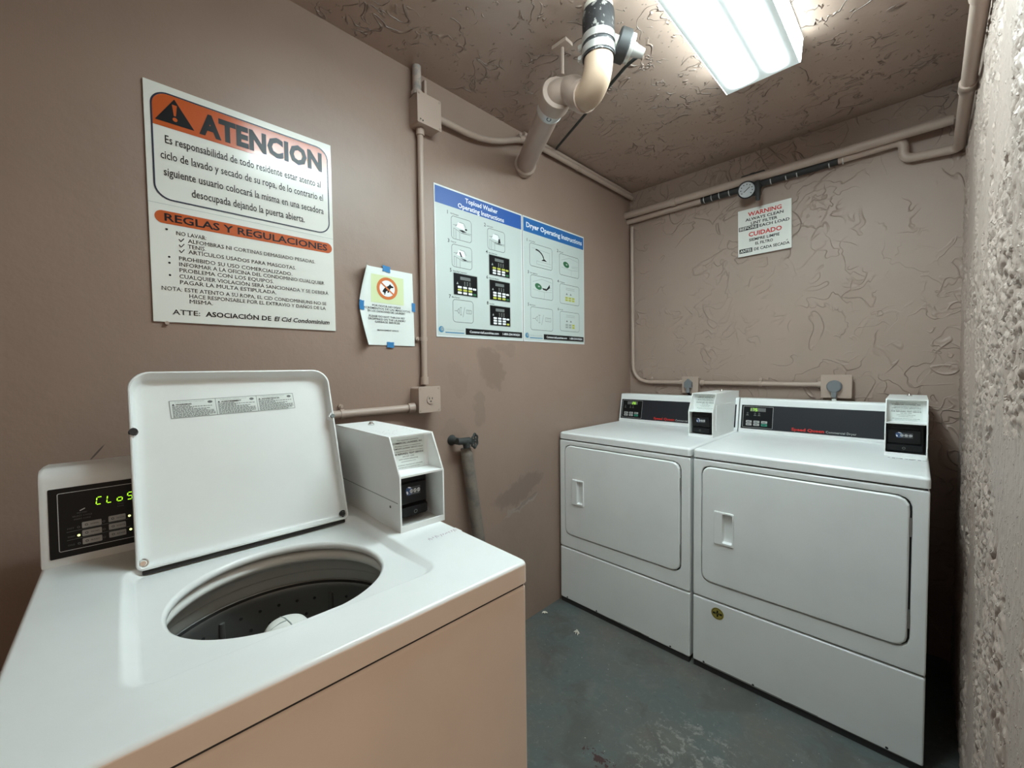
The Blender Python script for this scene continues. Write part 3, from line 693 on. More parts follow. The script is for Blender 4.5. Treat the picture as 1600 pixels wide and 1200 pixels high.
    cp = obj('control_panel', mb, con, label='dark control panel with red maker lettering')
    for j in range(2):
        for k in range(3):
            x = .033+.034*k; v = .036-.014*j
            m2 = MB(M_GREENB if (j == 1 and k == 2) else M_BTN).at(CT).slab(rrect(x, v, x+.026, v+.0115, .002), .001, .003, .0008); m2.use(M_INK).quad(x+.005, v+.004, x+.018, v+.0065, .0033)
            obj('button', m2, cp, label='green button' if (j == 1 and k == 2) else None)
    m2 = MB(M_LED).at(CT)
    for i, ch in enumerate(digits): seven(m2, ch, du+.0135*i, .0955, .0075, .0135, .0023, .17)
    obj('display', m2, cp, label='lit green digits')
    coin_box(t, Matrix.Translation((cx, .303 if not badge else .325, ZTOP)), .099 if badge else .088, .016, .375)
    return t
dryer((.0127, -.7629, 0), 0, 'white coin dryer in the corner against the left wall', '26', .083, False, .552)
dryer((.7055, -.759, 0), .0125, 'white coin dryer beside the rough right wall with a gold sticker on its lower panel', '175', .045, True, .566)
# ================================================================== SIGNS
WA = lambda y, z, x=.0: frame((x, y, z), (0, 1, 0), (0, 0, 1), (1, 0, 0))     # u to the right along the left wall
def big_sign():
    W, Hh = .452, .595; L = thing('warning_sign', (.004, -2.1395, 1.3735), 'large white and orange Spanish laundry rules sign on the left wall', 'sign')
    T = WA(-2.3654, 1.3735, .001); mb = MB(M_SIGN).at(T); mb.slab(rrect(0, 0, W, Hh, .001), 0, .004)
    def y(v): return Hh-v
    n = .0046
    P = rrect(.012, y(.287), W-.010, y(.018), .036, 10); Q = rrect(.0155, y(.2835), W-.0135, y(.0215), .033, 10)
    hdr = [p for p in Q if p[1] > y(.104)]
    mb.use(M_ORANGE).poly([(.0155, y(.104)), (W-.0135, y(.104))]+[p for p in Q if p[1] > y(.104)], n)
    mb.use(M_NAVY).band(P, Q, n+.0004)
    mb.use(M_INK).poly([(.020, y(.0915)), (.099, y(.0915)), (.0595, y(.028))], n+.0005)
    mb.use(M_ORANGE).poly([(.0545, y(.043)), (.0645, y(.043)), (.0615, y(.070)), (.0575, y(.070))], n+.001).ell(.0595, y(.079), .005, .005, n+.001, 16)
    mb.use(M_INK); text(mb, 'ATENCION', .109, y(.0905), .050, .314, 'L', n+.0005, .055)
    for s, u0, u1, v in (('Es responsabilidad de todo residente estar atento al', .038, .418, .144), ('ciclo de lavado y secado de su ropa, de lo contrario el', .028, .424, .184),
                         ('siguiente usuario colocar\u00e1 la misma en una secadora', .033, .424, .2255), ('desocupada dejando la puerta abierta.', .088, .366, .265)):
        text(mb, s, u0, y(v), .0195, u1-u0, 'L', n+.0003, .006, True)
    mb.use(M_LGREY).quad(0, y(.2985), W, y(.2975), n-.0003)
    mb.use(M_ORANGE).poly(rrect(.011, y(.3465), .447, y(.3145), .0158, 10), n)
    mb.use(M_INK); text(mb, 'REGLAS Y REGULACIONES', .030, y(.3395), .0185, .402, 'L', n+.0005, .018)
    rows = [('NO LAVAR:', .052, .115, .3705), ('ALFOMBRAS NI CORTINAS DEMASIADO PESADAS.', .075, .393, .3865), ('TENIS.', .075, .113, .4005), ('ART\u00cdCULOS USADOS PARA MASCOTAS.', .075, .336, .4145),
            ('PROHIBIDO SU USO COMERCIALIZADO.', .055, .325, .4345), ('INFORMAR A LA OFICINA DEL CONDOMINIO CUALQUIER', .055, .420, .4495), ('PROBLEMA CON LOS EQUIPOS.', .055, .274, .4645),
            ('CUALQUIER VIOLACI\u00d3N SER\u00c1 SANCIONADA Y SE DEBER\u00c1', .055, .432, .4805), ('PAGAR LA MULTA ESTIPULADA.', .055, .280, .4955),
            ('NOTA: ESTE ATENTO A SU ROPA, EL CID CONDOMINIUNS NO SE', .018, .424, .5145), ('HACE RESPONSABLE POR EL EXTRAVIO Y DA\u00d1OS DE LA', .073, .422, .5295), ('MISMA.', .073, .124, .5435)]
    for s, a, b, v in rows: text(mb, s, a, y(v), .0098, b-a, 'L', n+.0003, .0, True)
    for v in (.4345, .4495, .4805, .3655): mb.ell(.036 if v > .4 else .0335, y(v-.005), .0026, .0026, n+.0003, 12)
    for v in (.3865, .4005, .4145): mb.line((.057, y(v-.006)), (.061, y(v)), .0018, n+.0003).line((.061, y(v)), (.0675, y(v-.0095)), .0018, n+.0003)
    text(mb, 'ATTE:', .037, y(.575), .0125, .058, 'L', n+.0003, .006, True)
    text(mb, 'ASOCIACI\u00d3N DE', .106, y(.575), .0125, .158, 'L', n+.0003, .02, True)
    text(mb, 'El Cid Condominium', .272, y(.575), .0125, .160, 'L', n+.0003, .02, True, .25)
    obj('sign_board', mb, L, True)
    obj('screw', MB(M_PIPED).at(T).cyl((.026, -.003, -.001), (.026, -.003, .007), .0045, n=14), L, True, 'painted screw under the lower left corner')
big_sign()
def notice():
    L = thing('paper_notice', (.003, -1.728, 1.332), 'curling white paper with a crossed-out dog held by blue tape', 'notice')
    W, Hh = .207, .274; Y0, Z0 = -1.829, 1.332
    def curl(u, v):
        a = max(0, 1-u/.042); fl = abs(v-.14)/.14
        x = .004+.05*a*a*(.15+.85*min(1, fl)**1.5)*(1 if v > .14 else .75)
        return (x, Y0+u+.010*a*a*fl-.006*(1-fl)*(1-u/W)+.004*(u/W)*(1-v/Hh), Z0+v-.010*(u/W)*(1 if v > .2 else v/.2)*.3)
    mb = MB(M_PAPER); nu, nv = 24, 28; mb.sharp = 180
    for off in (0, -.0006):
        mb.add([tuple(a+b for a, b in zip(curl(W*i/nu, Hh*j/nv), (off, 0, 0))) for j in range(nv+1) for i in range(nu+1)], [[j*(nu+1)+i, j*(nu+1)+i+1, (j+1)*(nu+1)+i+1, (j+1)*(nu+1)+i] for j in range(nv) for i in range(nu)])
    pr = MB()
    q = lambda *a: None
    pr.use(M_PALEY).poly(rrect(.044, .150, .168, .249, .002), .0)
    for i in range(11): pass
    pr.use(M_WPRINT).ell(.104, .204, .038, .038, .0003, 36); pr.use(M_ORNG2).ring(.104, .204, .029, .0395, .0006)
    pr.use(M_INK)    # squatting dog pictogram
    pr.poly([(.086, .193), (.090, .200), (.097, .209), (.108, .214), (.115, .222), (.119, .217), (.128, .213), (.127, .209), (.118, .208), (.113, .200), (.110, .190), (.104, .190), (.105, .197), (.098, .192), (.099, .187), (.092, .187)], .0005)
    pr.poly([(.084, .192), (.092, .194), (.091, .190)], .0005).ell(.094, .184, .003, .002, .0005, 10)
    pr.use(M_ORNG2).line((.079, .224), (.129, .184), .0055, .0009)
    pr.use(M_SLATE)
    for s, v, wd in (('POR FAVOR NO DEJAR', .136, .108), ('EXCREMENTOS DE LAS MASCOTAS', .126, .182), ('EN LOS ZAFACONES DEL LAUNDRY', .116, .142), ('PLEASE DO NOT THROW PET', .098, .136), ('DROPPINGS ON THE LAUNDRY', .0885, .142), ('GARBAGE SERVICES', .079, .095), ('MANAGEMENT OFFICE', .051, .080)):
        text(pr, s, .102, v, .0068 if v > .06 else .005, wd, 'C', .0003, .012, True)
    pr.v = [Vector(curl(p.x, p.y))+Vector((.0005+p.z, 0, 0)) for p in pr.v]      # print follows the curl of the sheet
    b = len(mb.v); mb.v += pr.v
    for fce, m in zip(pr.f, pr.mi): mb.use(pr.mats[m]); mb.f.append([i+b for i in fce]); mb.mi.append(mb.cur)
    obj('sheet', mb, L, True)
    for (u, v, w, h, r) in ((.101, .272, .030, .021, .1), (.0035, .135, .019, .032, 0), (W+.001, .145, .014, .032, .05), (.110, .002, .028, .020, 0)):
        m2 = MB(M_TAPE); P = []
        for (a, b2) in ((-.5, -.5), (-.2, -.46), (.2, -.53), (.5, -.5), (.47, 0), (.5, .5), (.1, .47), (-.3, .52), (-.5, .5), (-.46, 0)):
            p = curl(min(W, max(0, u+a*w)), min(Hh, max(0, v+b2*h))); P.append((p[0]+.0022, Y0+u+a*w, Z0+v+b2*h+a*w*-r))
        m2.add(P, [list(range(len(P)))]); m2.add([(p[0]-.0008, p[1], p[2]) for p in P], [list(range(len(P)))])
        m2.add(P+[(p[0]-.0008, p[1], p[2]) for p in P], [[i, (i+1) % 10, 10+(i+1) % 10, 10+i] for i in range(10)])
        obj('tape', m2, L, True, 'blue tape strip')
notice()
def poster(which):
    W, Hh = .497, .600; y0 = -1.517+(0 if which == 0 else .502)
    T = WA(y0, 1.3735, .001); mb = MB(M_POSTEDGE).at(T); mb.slab(rrect(0, 0, W, Hh, .001), 0, .0014); n = .0018
    def y(v): return Hh-v
    mb.use(M_POST).quad(.005, .006, W-.005, Hh-.006, n)
    n += .0003
    mb.use(M_BLUE1 if which == 0 else M_BLUE2).quad(.004, y(.0725), W-.006, y(.007), n)
    mb.use(M_WPRINT)
    if which == 0:
        text(mb, 'Topload Washer', .247, y(.037), .0185, .184, 'C', n+.0004, .02); text(mb, 'Operating Instructions', .247, y(.066), .0185, .262, 'C', n+.0004, .02)
    else: text(mb, 'Dryer Operating Instructions', .250, y(.050), .023, .452, 'C', n+.0004, .02)
    def ic(u0, v0, u1, v1): mb.use(M_GREY).frame_line(u0, y(v1), u1, y(v0), .014, .0023, n)
    def cap_(k, s, u0, v0):
        mb.use(M_INK); text(mb, k, u0-.018, y(v0-.002), .014, None, 'L', n, .01); text(mb, s, u0-.003, y(v0-.005), .0055, None, 'L', n, .01, xs=.85)
    def wash_icon(u0, v0, mode):
        g = lambda a, b: (u0+a*.107, y(v0+b*.093))
        ic(u0, v0, u0+.107, v0+.093); mb.use(M_GREY)
        for a, b in (((.12, .52), (.12, .95)), ((.22, .58), (.22, .97)), ((.4, .62), (.4, .97)), ((.45, .66), (.97, .6)), ((.12, .52), (.45, .64)), ((.2, .42), (.42, .2)), ((.42, .2), (.62, .22)), ((.62, .22), (.72, .4)), ((.1, .38), (.3, .36)), ((.45, .66), (.95, .66))):
            mb.line(g(*a), g(*b), .0017, n)
        mb.use(M_WPRINT).poly([g(.25, .45), g(.33, .22), g(.58, .24), g(.66, .5)], n+.0001)
        mb.use(M_INK)
        if mode == 1: mb.poly([g(.35, .55), g(.55, .52), g(.75, .58), g(.55, .62)], n+.0003).ell(*g(.72, .46), .006, .004, n+.0003, 10)
        if mode == 2: mb.poly([g(.62, .4), g(.7, .38), g(.74, .58), g(.6, .6)], n+.0003).line(g(.4, .6), g(.8, .63), .002, n+.0003)
        if mode == 3: mb.poly([g(.36, .3), g(.42, .3), g(.52, .52), g(.44, .5)], n+.0003).poly([g(.4, .56), g(.66, .58), g(.8, .64), g(.6, .63)], n+.0003)
    def keypad(u0, v0, hi):
        u1, v1 = u0+.125, v0+.0875; mb.use(M_LGREY).poly(rrect(u0-.003, y(v1+.003), u1+.004, y(v0-.003), .006), n); mb.use(M_PANELB).quad(u0, y(v1), u1, y(v0), n+.0003)
        mb.use(M_GREY).quad(u0+.034, y(v0+.024), u0+.088, y(v0+.011), n+.0006); mb.use(M_LGREY)
        for k in range(3):
            for j in range(3): mb.quad(u0+.054+.014*k, y(v0+.033+.006*j), u0+.06+.014*k, y(v0+.031+.006*j), n+.0006)
        mb.poly([(u0+.014, y(v0+.044)), (u0+.024, y(v0+.044)), (u0+.019, y(v0+.034))], n+.0006)
        for j in range(3):
            for k in range(3):
                mb.use(M_YEL if j in hi else M_WPRINT).poly(rrect(u0+.02+.028*k, y(v0+.059+.0115*j), u0+.041+.028*k, y(v0+.0505+.0115*j), .003), n+.0006)
        mb.use(M_YEL if 0 in hi else M_WPRINT).poly(rrect(u0+.1, y(v0+.0595), u0+.119, y(v0+.0515), .003), n+.0006)
        mb.use(M_YEL if 9 in hi else M_GRNP).poly(rrect(u0+.101, y(v0+.0825), u0+.119, y(v0+.074), .003), n+.0006)
    def pay_icon(u0, v0, w=.109, h=.094):
        ic(u0, v0, u0+w, v0+h); g = lambda a, b: (u0+a*w, y(v0+b*h)); mb.use(M_GREY)
        for a, b in (((.08, .5), (.2, .5)), ((.2, .5), (.3, .38)), ((.3, .38), (.3, .62)), ((.3, .62), (.2, .5)), ((.38, .32), (.38, .68)), ((.43, .34), (.34, .34)), ((.43, .66), (.34, .66)), ((.57, .3), (.48, .75)), ((.65, .42), (.9, .42)), ((.65, .58), (.9, .58)), ((.65, .42), (.65, .58)), ((.73, .42), (.73, .55)), ((.81, .42), (.81, .55)), ((.9, .42), (.9, .58))):
            mb.line(g(*a), g(*b), .0017, n)
    if which == 0:
        for k, s, u0, v0, md in (('1', 'Add Detergent', .080, .106, 1), ('2', 'Load Laundry', .276, .111, 2), ('3', 'Close Lid', .080, .219, 3)): cap_(k, s, u0, v0); wash_icon(u0, v0, md)
        for k, s, u0, v0, hi in (('4', 'Select Wash Cycle', .284, .226, (0,)), ('5', 'Select Wash Temperature', .088, .336, (1,)), ('6', 'Select Cycle Modifiers', .285, .336, (2,)), ('8', 'Press Start', .285, .449, (9,))): cap_(k, s, u0, v0); keypad(u0, v0, hi)
        cap_('7', 'Make Payment', .081, .443); pay_icon(.081, .443)
    else:
        def dr(u0, v0, mode):
            w, h = .172, .112; ic(u0, v0, u0+w, v0+h); g = lambda a, b: (u0+a*w, y(v0+b*h)); mb.use(M_LGREY)
            if mode == 0:
                for a, b in (((.1, .2), (.9, .25)), ((.88, .3), (.88, .7)), ((.3, .72), (.95, .74)), ((.3, .86), (.95, .86)), ((.3, .72), (.3, .86))): mb.line(g(*a), g(*b), .0019, n)
                mb.use(M_INK)
                pts = [g(.26+.36*math.sin(t), .66-.42*math.cos(t)) for t in [i*.15 for i in range(10)]]
                for a, b in zip(pts, pts[1:]): mb.line(a, b, .007, n+.0003)
                mb.poly([g(.5, .66), g(.76, .66), g(.63, .56)], n+.0002)
            else:
                for a, b in (((.1, .3), (.5, .12)), ((.5, .12), (.95, .2)), ((.1, .62), (.6, .68)), ((.6, .68), (.95, .62)), ((.6, .68), (.6, .95)), ((.62, .5), (.95, .44)), ((.62, .56), (.95, .52))): mb.line(g(*a), g(*b), .0019, n)
                mb.use(M_GRNP).ell(*g(.34, .47), .026, .015, n+.0003, 18, -.2); mb.use(M_LGREY).ell(*g(.36, .46), .008, .004, n+.0005, 10); mb.use(M_GRNP).ell(*g(.26, .46), .01, .006, n+.0006, 10)
                if mode == 2: mb.use(M_INK).poly([g(.5, .5), g(.7, .52), g(.84, .3), g(.86, .44), (g(.7, .6)), g(.55, .58)], n+.0003)
        def opt(u0, v0, hi):
            w, h = .172, .105; ic(u0, v0, u0+w, v0+h); g = lambda a, b: (u0+a*w, y(v0+b*h)); mb.use(M_LGREY)
            for b in (.18, .26): mb.line(g(.3, b), g(.75, b), .003, n)
            mb.use(M_GREY); mb.poly([g(.3, .52), g(.4, .52), g(.35, .42)], n); mb.poly([g(.5, .52), g(.6, .52), g(.55, .42)], n)
            for k in range(3):
                for j in range(2):
                    mb.use(M_YEL if (hi == 'all' or k == 2) else M_LGREY).poly(rrect(g(.27+.17*k, .72+.12*j)[0], g(0, .72+.12*j)[1], g(.41+.17*k, 0)[0], g(0, .62+.12*j)[1], .002), n); mb.use(M_GREY).line(g(.3+.17*k, .68+.12*j), g(.37+.17*k, .66+.12*j), .002, n+.0003)
        for k, s, u0, v0, md in (('1', 'Clean Lint Filter', .046, .119, 0), ('2', 'Load Laundry', .276, .128, 1), ('3', 'Close Loading Door', .050, .272, 2)): cap_(k, s, u0, v0); dr(u0, v0, md)
        cap_('5', 'Make Payment', .048, .428); pay_icon(.048, .428, .172, .114)
        for k, s, u0, v0, hi in (('4', 'Set Temperature', .278, .285, 'all'), ('6', 'Press Start', .278, .430, 'r')): cap_(k, s, u0, v0); opt(u0, v0, hi)
    fu = .146
    mb.use(M_INK).quad(fu, y(.586), W-.008, y(.559), n); mb.use(M_WPRINT)
    text(mb, 'CommercialLaundries.com', fu+.022, y(.577), .0095, .168, 'L', n+.0003, .02); text(mb, '1-800-254-WASH', fu+.215, y(.577), .0095, .112, 'L', n+.0003, .02)
    mb.use(M_CYAN).ell(.0235, y(.570), .013, .0125, n, 28); mb.use(M_LGREY).ell(.027, y(.569), .0085, .0085, n+.0003, 20); mb.use(M_CYAN).ring(.0265, y(.570), .004, .006, n+.0005, 16)
    mb.use(M_LGREY); text(mb, 'COMMERCIAL LAUNDRIES', .043, y(.572), .0055, .094, 'L', n); mb.use(M_CYAN).quad(.042, y(.583), .138, y(.579), n)
    if which == 0: obj('instruction_poster', mb, label='blue headed washer instruction poster on the left wall, nearer the conduit', cat='poster', group='operating instruction posters')
    else: obj('instruction_poster', mb, label='blue headed dryer instruction poster on the left wall, nearer the corner', cat='poster', group='operating instruction posters')
poster(0); poster(1)
def lint_sign():
    W, Hh = .242, .243; T = frame((.648, -.010, 1.823), (1, 0, .01), (-.012, 0, 1), (0, -1, 0))
    mb = MB(M_SIGN).at(T); mb.slab(rrect(0, 0, W, Hh, .001), 0, .004); n = .0046
    y = lambda v: Hh-v
    mb.use(M_REDP); text(mb, 'WARNING', .124, y(.039), .020, .152, 'C', n, .03); text(mb, 'CUIDADO', .126, y(.145), .0215, .150, 'C', n, .03)
    mb.use(M_INK)
    for s, v, wd, x in (('ALWAYS CLEAN', .062, .172, .122), ('LINT FILTER', .084, .120, .122), ('EACH LOAD', .106, .132, .168), ('SIEMPRE LIMPIE', .170, .138, .122), ('EL FILTRO', .193, .080, .122), ('DE CADA SECADA', .222, .158, .155)):
        text(mb, s, x, y(v), .0135, wd, 'C', n, .025)
    mb.quad(.004, y(.109), .096, y(.088), n).quad(.006, y(.226), .068, y(.204), n); mb.line((.220, y(.203)), (.226, y(.198)), .0025, n)
    mb.use(M_SIGN); text(mb, 'BEFORE', .050, y(.105), .0135, .084, 'C', n+.0004, .025); text(mb, 'ANTES', .037, y(.222), .0135, .054, 'C', n+.0004, .025)
    mb.at(T).use(M_PIPED).cyl((.08, .06, -.010), (.08, .06, 0), .01, n=10).cyl((.16, .18, -.010), (.16, .18, 0), .01, n=10)
    obj('lint_warning_sign', mb, label='small square bilingual lint filter warning sign on the back wall', cat='sign')
lint_sign()
# ================================================================== ELECTRICAL ON THE WALLS
def clip(parent, pos, ax, rad, wall):
    """one-hole strap: half ring round the pipe and a screwed ear; ax = pipe direction, wall = into wall"""
    p = Vector(pos); a = Vector(ax).normalized(); w_ = Vector(wall).normalized(); s = a.cross(w_)
    mb = MB(M_PIPE)
    mb.tube([p-a*.007, p+a*.007], rad+.0025, 18)
    e = p+s*(rad+.012)+w_*(rad-.002); mb.tube([e-w_*.006, e+w_*.002], .008, 12).tube([e-w_*.010, e-w_*.005], .004, 10)
    return obj('strap', mb, parent, True)
def run(name, pts, rad, label, cat, bend=.06, m=None, straps=(), wall=(-1, 0, 0), loc=None, couple=()):
    P = rounded_path(pts, bend); lo = Vector(loc) if loc else Vector(pts[0])
    t = thing(name, lo, label, cat, 0, {'conduit': 'tan wall conduits', 'pipe': 'tan water pipes'}.get(cat)); mb = MB(m or M_PIPE).tube(P, rad, 16)
    obj('tube', mb, t, True)
    for (pos, ax) in straps: clip(t, pos, ax, rad, wall)
    for (a, b) in couple: obj('coupling', MB(m or M_PIPE).tube([a, b], rad+.004, 16), t, True)
    return t
def square_box(name, T, w, h, d, label, cat, kind):
    """weatherproof box on a wall; T: u right, v up, n out of the wall, origin lower left on the wall"""
    o = thing(name, T.translation, label, cat, 0, 'tan outlet boxes' if cat == 'outlet' else None)
    q = T.copy(); q.translation = Vector()
    mb = MB(M_PIPED).at(q); mb.slab(rrect(0.002, 0.002, w-.002, h-.002, .008), 0, d-.004, .002); obj('box', mb, o)
    mb = MB(M_PIPE).at(q); mb.slab(rrect(0, 0, w, h, .004), d-.004, d, .001)
    mb.use(M_PIPED)
    for x in (.008, w-.008):
        for z in (.008, h-.008): mb.tube([(x, z, d), (x, z, d+.0015)], .0035, 10)
    cv = obj('cover_plate', mb, o)
    if kind == 'outlet':
        mb = MB(M_PIPE).at(q); mb.tube([(w*.52, h*.5, d), (w*.52, h*.5, d+.003)], .0165, 24); mb.use(M_GROOVE)
        for (a, b, ww, hh2) in ((-.0065, .004, .003, .008), (.0065, .004, .003, .007)): mb.slab(rrect(w*.52+a-ww/2, h*.5+b-hh2/2, w*.52+a+ww/2, h*.5+b+hh2/2, .0005), d+.003, d+.0034)
        mb.tube([(w*.52, h*.5-.007, d+.003), (w*.52, h*.5-.007, d+.0034)], .003, 10); obj('receptacle', mb, o, label='three-hole receptacle')
    if kind == 'plain_dark':
        mb = MB(M_RUST).at(q)
        for (x, z) in ((.012, .012), (.022, .010)): mb.tube([(x, z, d), (x, z, d+.0012)], .003, 8)
        obj('screw', mb, o)
    return o
# box near the ceiling on the left wall, with its nipple and clip above
jb = square_box('junction_box', WA(-1.620, 2.142), .104, .112, .06, 'tan square junction box high on the left wall under the ceiling', 'junction box', 'plain_dark')
obj('nipple', MB(M_CHIP).tube([(.028, -1.600, 2.25), (.028, -1.600, H-.001)], .016, 18).tube([(.028, -1.600, 2.252), (.028, -1.600, 2.266)], .021, 18), jb, True, 'chipped pipe nipple into the ceiling')
obj('bracket', MB(M_PIPE).box(.002, .02, -1.562, -1.551, 2.256, 2.335, .002), jb, True)
run('conduit', [(.020, -1.585, 2.142), (.014, -1.585, 1.187)], .0115, 'vertical tan conduit between the two boxes on the left wall', 'conduit', m=M_PIPE,
    straps=[((.014, -1.585, 1.36), (0, 0, 1))], couple=[((.02, -1.585, 2.142), (.02, -1.585, 2.118)), ((.014, -1.585, 1.187), (.014, -1.585, 1.215))])
square_box('outlet_box', WA(-1.640, 1.082), .096, .098, .06, 'tan outlet box on the left wall above the washing machine coin box', 'outlet', 'outlet')
run('conduit', [(.03, -1.64, 1.103), (.016, -1.70, 1.100), (.014, -2.35, 1.098)], .0135, 'horizontal tan conduit on the left wall running behind the open lid', 'conduit',
    straps=[((.0145, -1.905, 1.0995), (0, 1, 0))], couple=[((.03, -1.641, 1.103), (.026, -1.665, 1.102))])
run('conduit', [(.030, -1.516, 2.208), (.028, -1.33, 2.208), (.026, -1.20, 2.236), (.026, -1.05, 2.302), (.026, -.96, 2.318), (.026, -.02, 2.318)], .0125, 'tan conduit along the top of the left wall to the corner', 'conduit', .09,
    straps=[((.026, -.60, 2.318), (0, 1, 0)), ((.026, -1.035, 2.306), (0, 1, .25))], couple=[((.026, -1.06, 2.300), (.026, -1.03, 2.310))])
run('water_pipe', [(.020, -1.02, 2.342), (.020, -.03, 2.342)], .0105, 'thinner tan pipe above the corner conduit on the left wall', 'pipe')
# back wall
run('water_pipe', [(.002, -.062, 2.203), (1.43, -.062, 2.196)], .0195, 'long tan pipe across the top of the back wall', 'pipe', couple=[((.30, -.062, 2.2015), (.33, -.062, 2.2013))])
bp = run('water_pipe', [(.0, -.026, 2.174), (1.288, -.030, 2.181), (1.288, -.030, 2.104), (1.447, -.030, 2.090), (1.447, -1.9, 2.094)], .0175, 'tan pipe that drops near the corner and runs along the rough right wall', 'pipe', .03,
    couple=[((1.447, -.53, 2.090), (1.447, -.565, 2.090)), ((1.447, -.545, 2.090), (1.447, -.58, 2.090)), ((1.447, -.99, 2.092), (1.447, -1.06, 2.092))])
mb = MB(M_RUBBER).tube([(.46, -.0265, 2.177), (1.07, -.029, 2.18)], .0195, 16); slv = obj('insulation_sleeve', mb, bp, True, 'black pipe insulation with pale ties')
for x in (.475, .515, .555, .605, .80, .865, .91, 1.035, 1.085):
    obj('tie', MB(M_LINE).tube([(x, -.0265, 2.1775), (x+.004, -.0265, 2.1775)], .0208, 16), slv, True, 'pale tie')
g = thing('water_gauge', (.70, -.045, 2.14), 'round white gauge in black fittings under the pipe above the lint sign', 'gauge')
mb = MB(M_RUBBER).box(.665, .775, -.042, -.004, 2.205, 2.238, .006).tube([(.72, -.026, 2.235), (.72, -.030, 2.13)], .022, 16).tube([(.75, -.03, 2.165), (.752, -.075, 2.150)], .014, 12).tube([(.715, -.03, 2.145), (.71, -.07, 2.145)], .014, 12); obj('valve_body', mb, g, True)
Fg = frame((.708, -.094, 2.139), (.95, .30, 0), (.1, -.30, .95), Vector((.95, .30, 0)).cross(Vector((.1, -.30, .95))))
mb = MB(M_BLACK).at(Fg); mb.lathe([(0, -.03), (.038, -.03), (.042, -.01), (.042, .003), (.037, .003), (.036, 0)], 30); obj('gauge_case', mb, g, True)
mb = MB(M_WPRINT).at(Fg); mb.lathe([(0, .0005), (.0362, .0005)], 30, False, True); mb.use(M_INK).line((-.012, -.01), (.014, .012), .003, .0012)
for k in range(9): q = math.radians(-40+32*k); mb.ell(.026*math.cos(q), .026*math.sin(q), .0025, .0025, .0012, 8)
obj('gauge_face', mb, g, True, 'white gauge face with black marks')
obj('lever', MB(M_RUBBER).tube([(.756, -.085, 2.165), (.762, -.100, 2.128), (.762, -.100, 2.070)], [.014, .012, .010], 10), g, True, 'black lever handle')
run('conduit', [(.022, -.016, 2.140), (.030, -.016, 1.146), (.36, -.016, 1.146)], .0115, 'tan conduit down the back wall corner to the left dryer outlet', 'conduit', .12, wall=(0, 1, 0),
    straps=[((.155, -.016, 1.146), (1, 0, 0))], couple=[((.335, -.016, 1.146), (.36, -.016, 1.146))])
run('conduit', [(.455, -.016, 1.146), (1.03, -.016, 1.146)], .0115, 'tan conduit between the two dryer outlets on the back wall', 'conduit', wall=(0, 1, 0),
    straps=[((.76, -.016, 1.146), (1, 0, 0))], couple=[((.455, -.016, 1.146), (.475, -.016, 1.146)), ((1.005, -.016, 1.146), (1.03, -.016, 1.146))])
BW = lambda x, z: frame((x, 0, z), (1, 0, 0), (0, 0, 1), (0, -1, 0))
square_box('outlet_box', BW(.360, 1.086), .092, .096, .045, 'tan outlet box on the back wall behind the left dryer', 'outlet', 'plain', )
square_box('outlet_box', BW(1.020, 1.086), .115, .108, .045, 'larger tan outlet box on the back wall behind the right dryer', 'outlet', 'plain')
def plug(x, z, kind, label, xc):
    t = thing('power_cord', (x, -.06, .95), label, 'power cord', 0, 'dryer power cords')
    if kind: mb = MB(M_GREYPLUG).tube([(x, -.0455, z), (x, -.062, z), (x, -.068, z)], [.029, .029, .024], 28)
    else: mb = MB(M_GREYPLUG).at(frame((x, -.0455, z), (1, 0, 0), (0, 0, 1), (0, -1, 0))); mb.slab([(-.021, -.022), (.021, -.022), (.021, .010), (0, .030), (-.021, .010)], 0, .022, .003); mb.at(I4)
    mb.box(x-.010, x+.010, -.066, -.048, z-.052, z-.018, .004); obj('plug', mb, t, True, 'grey plug')
    obj('cord', MB(M_CORD if kind else M_BLACK).tube(smooth_path([(x, -.054, z-.048), (x+.002, -.046, z-.062), (x+.004, -.028, z-.085), (x+.006, -.022, z-.18), (x+.004, -.022, z-.40), (x, -.022, z-.75)]), .0075, 12), t, True)
    if kind: obj('cord_tag', MB(M_PAPER).tube([(x, -.056, z-.058), (x+.001, -.055, z-.072)], .0085, 12), t, True, 'white cord tag')
plug(.400, 1.140, False, 'black cord with a grey angled plug in the left back outlet', 0)
plug(1.072, 1.140, True, 'grey cord with a round plug in the right back outlet', 0)
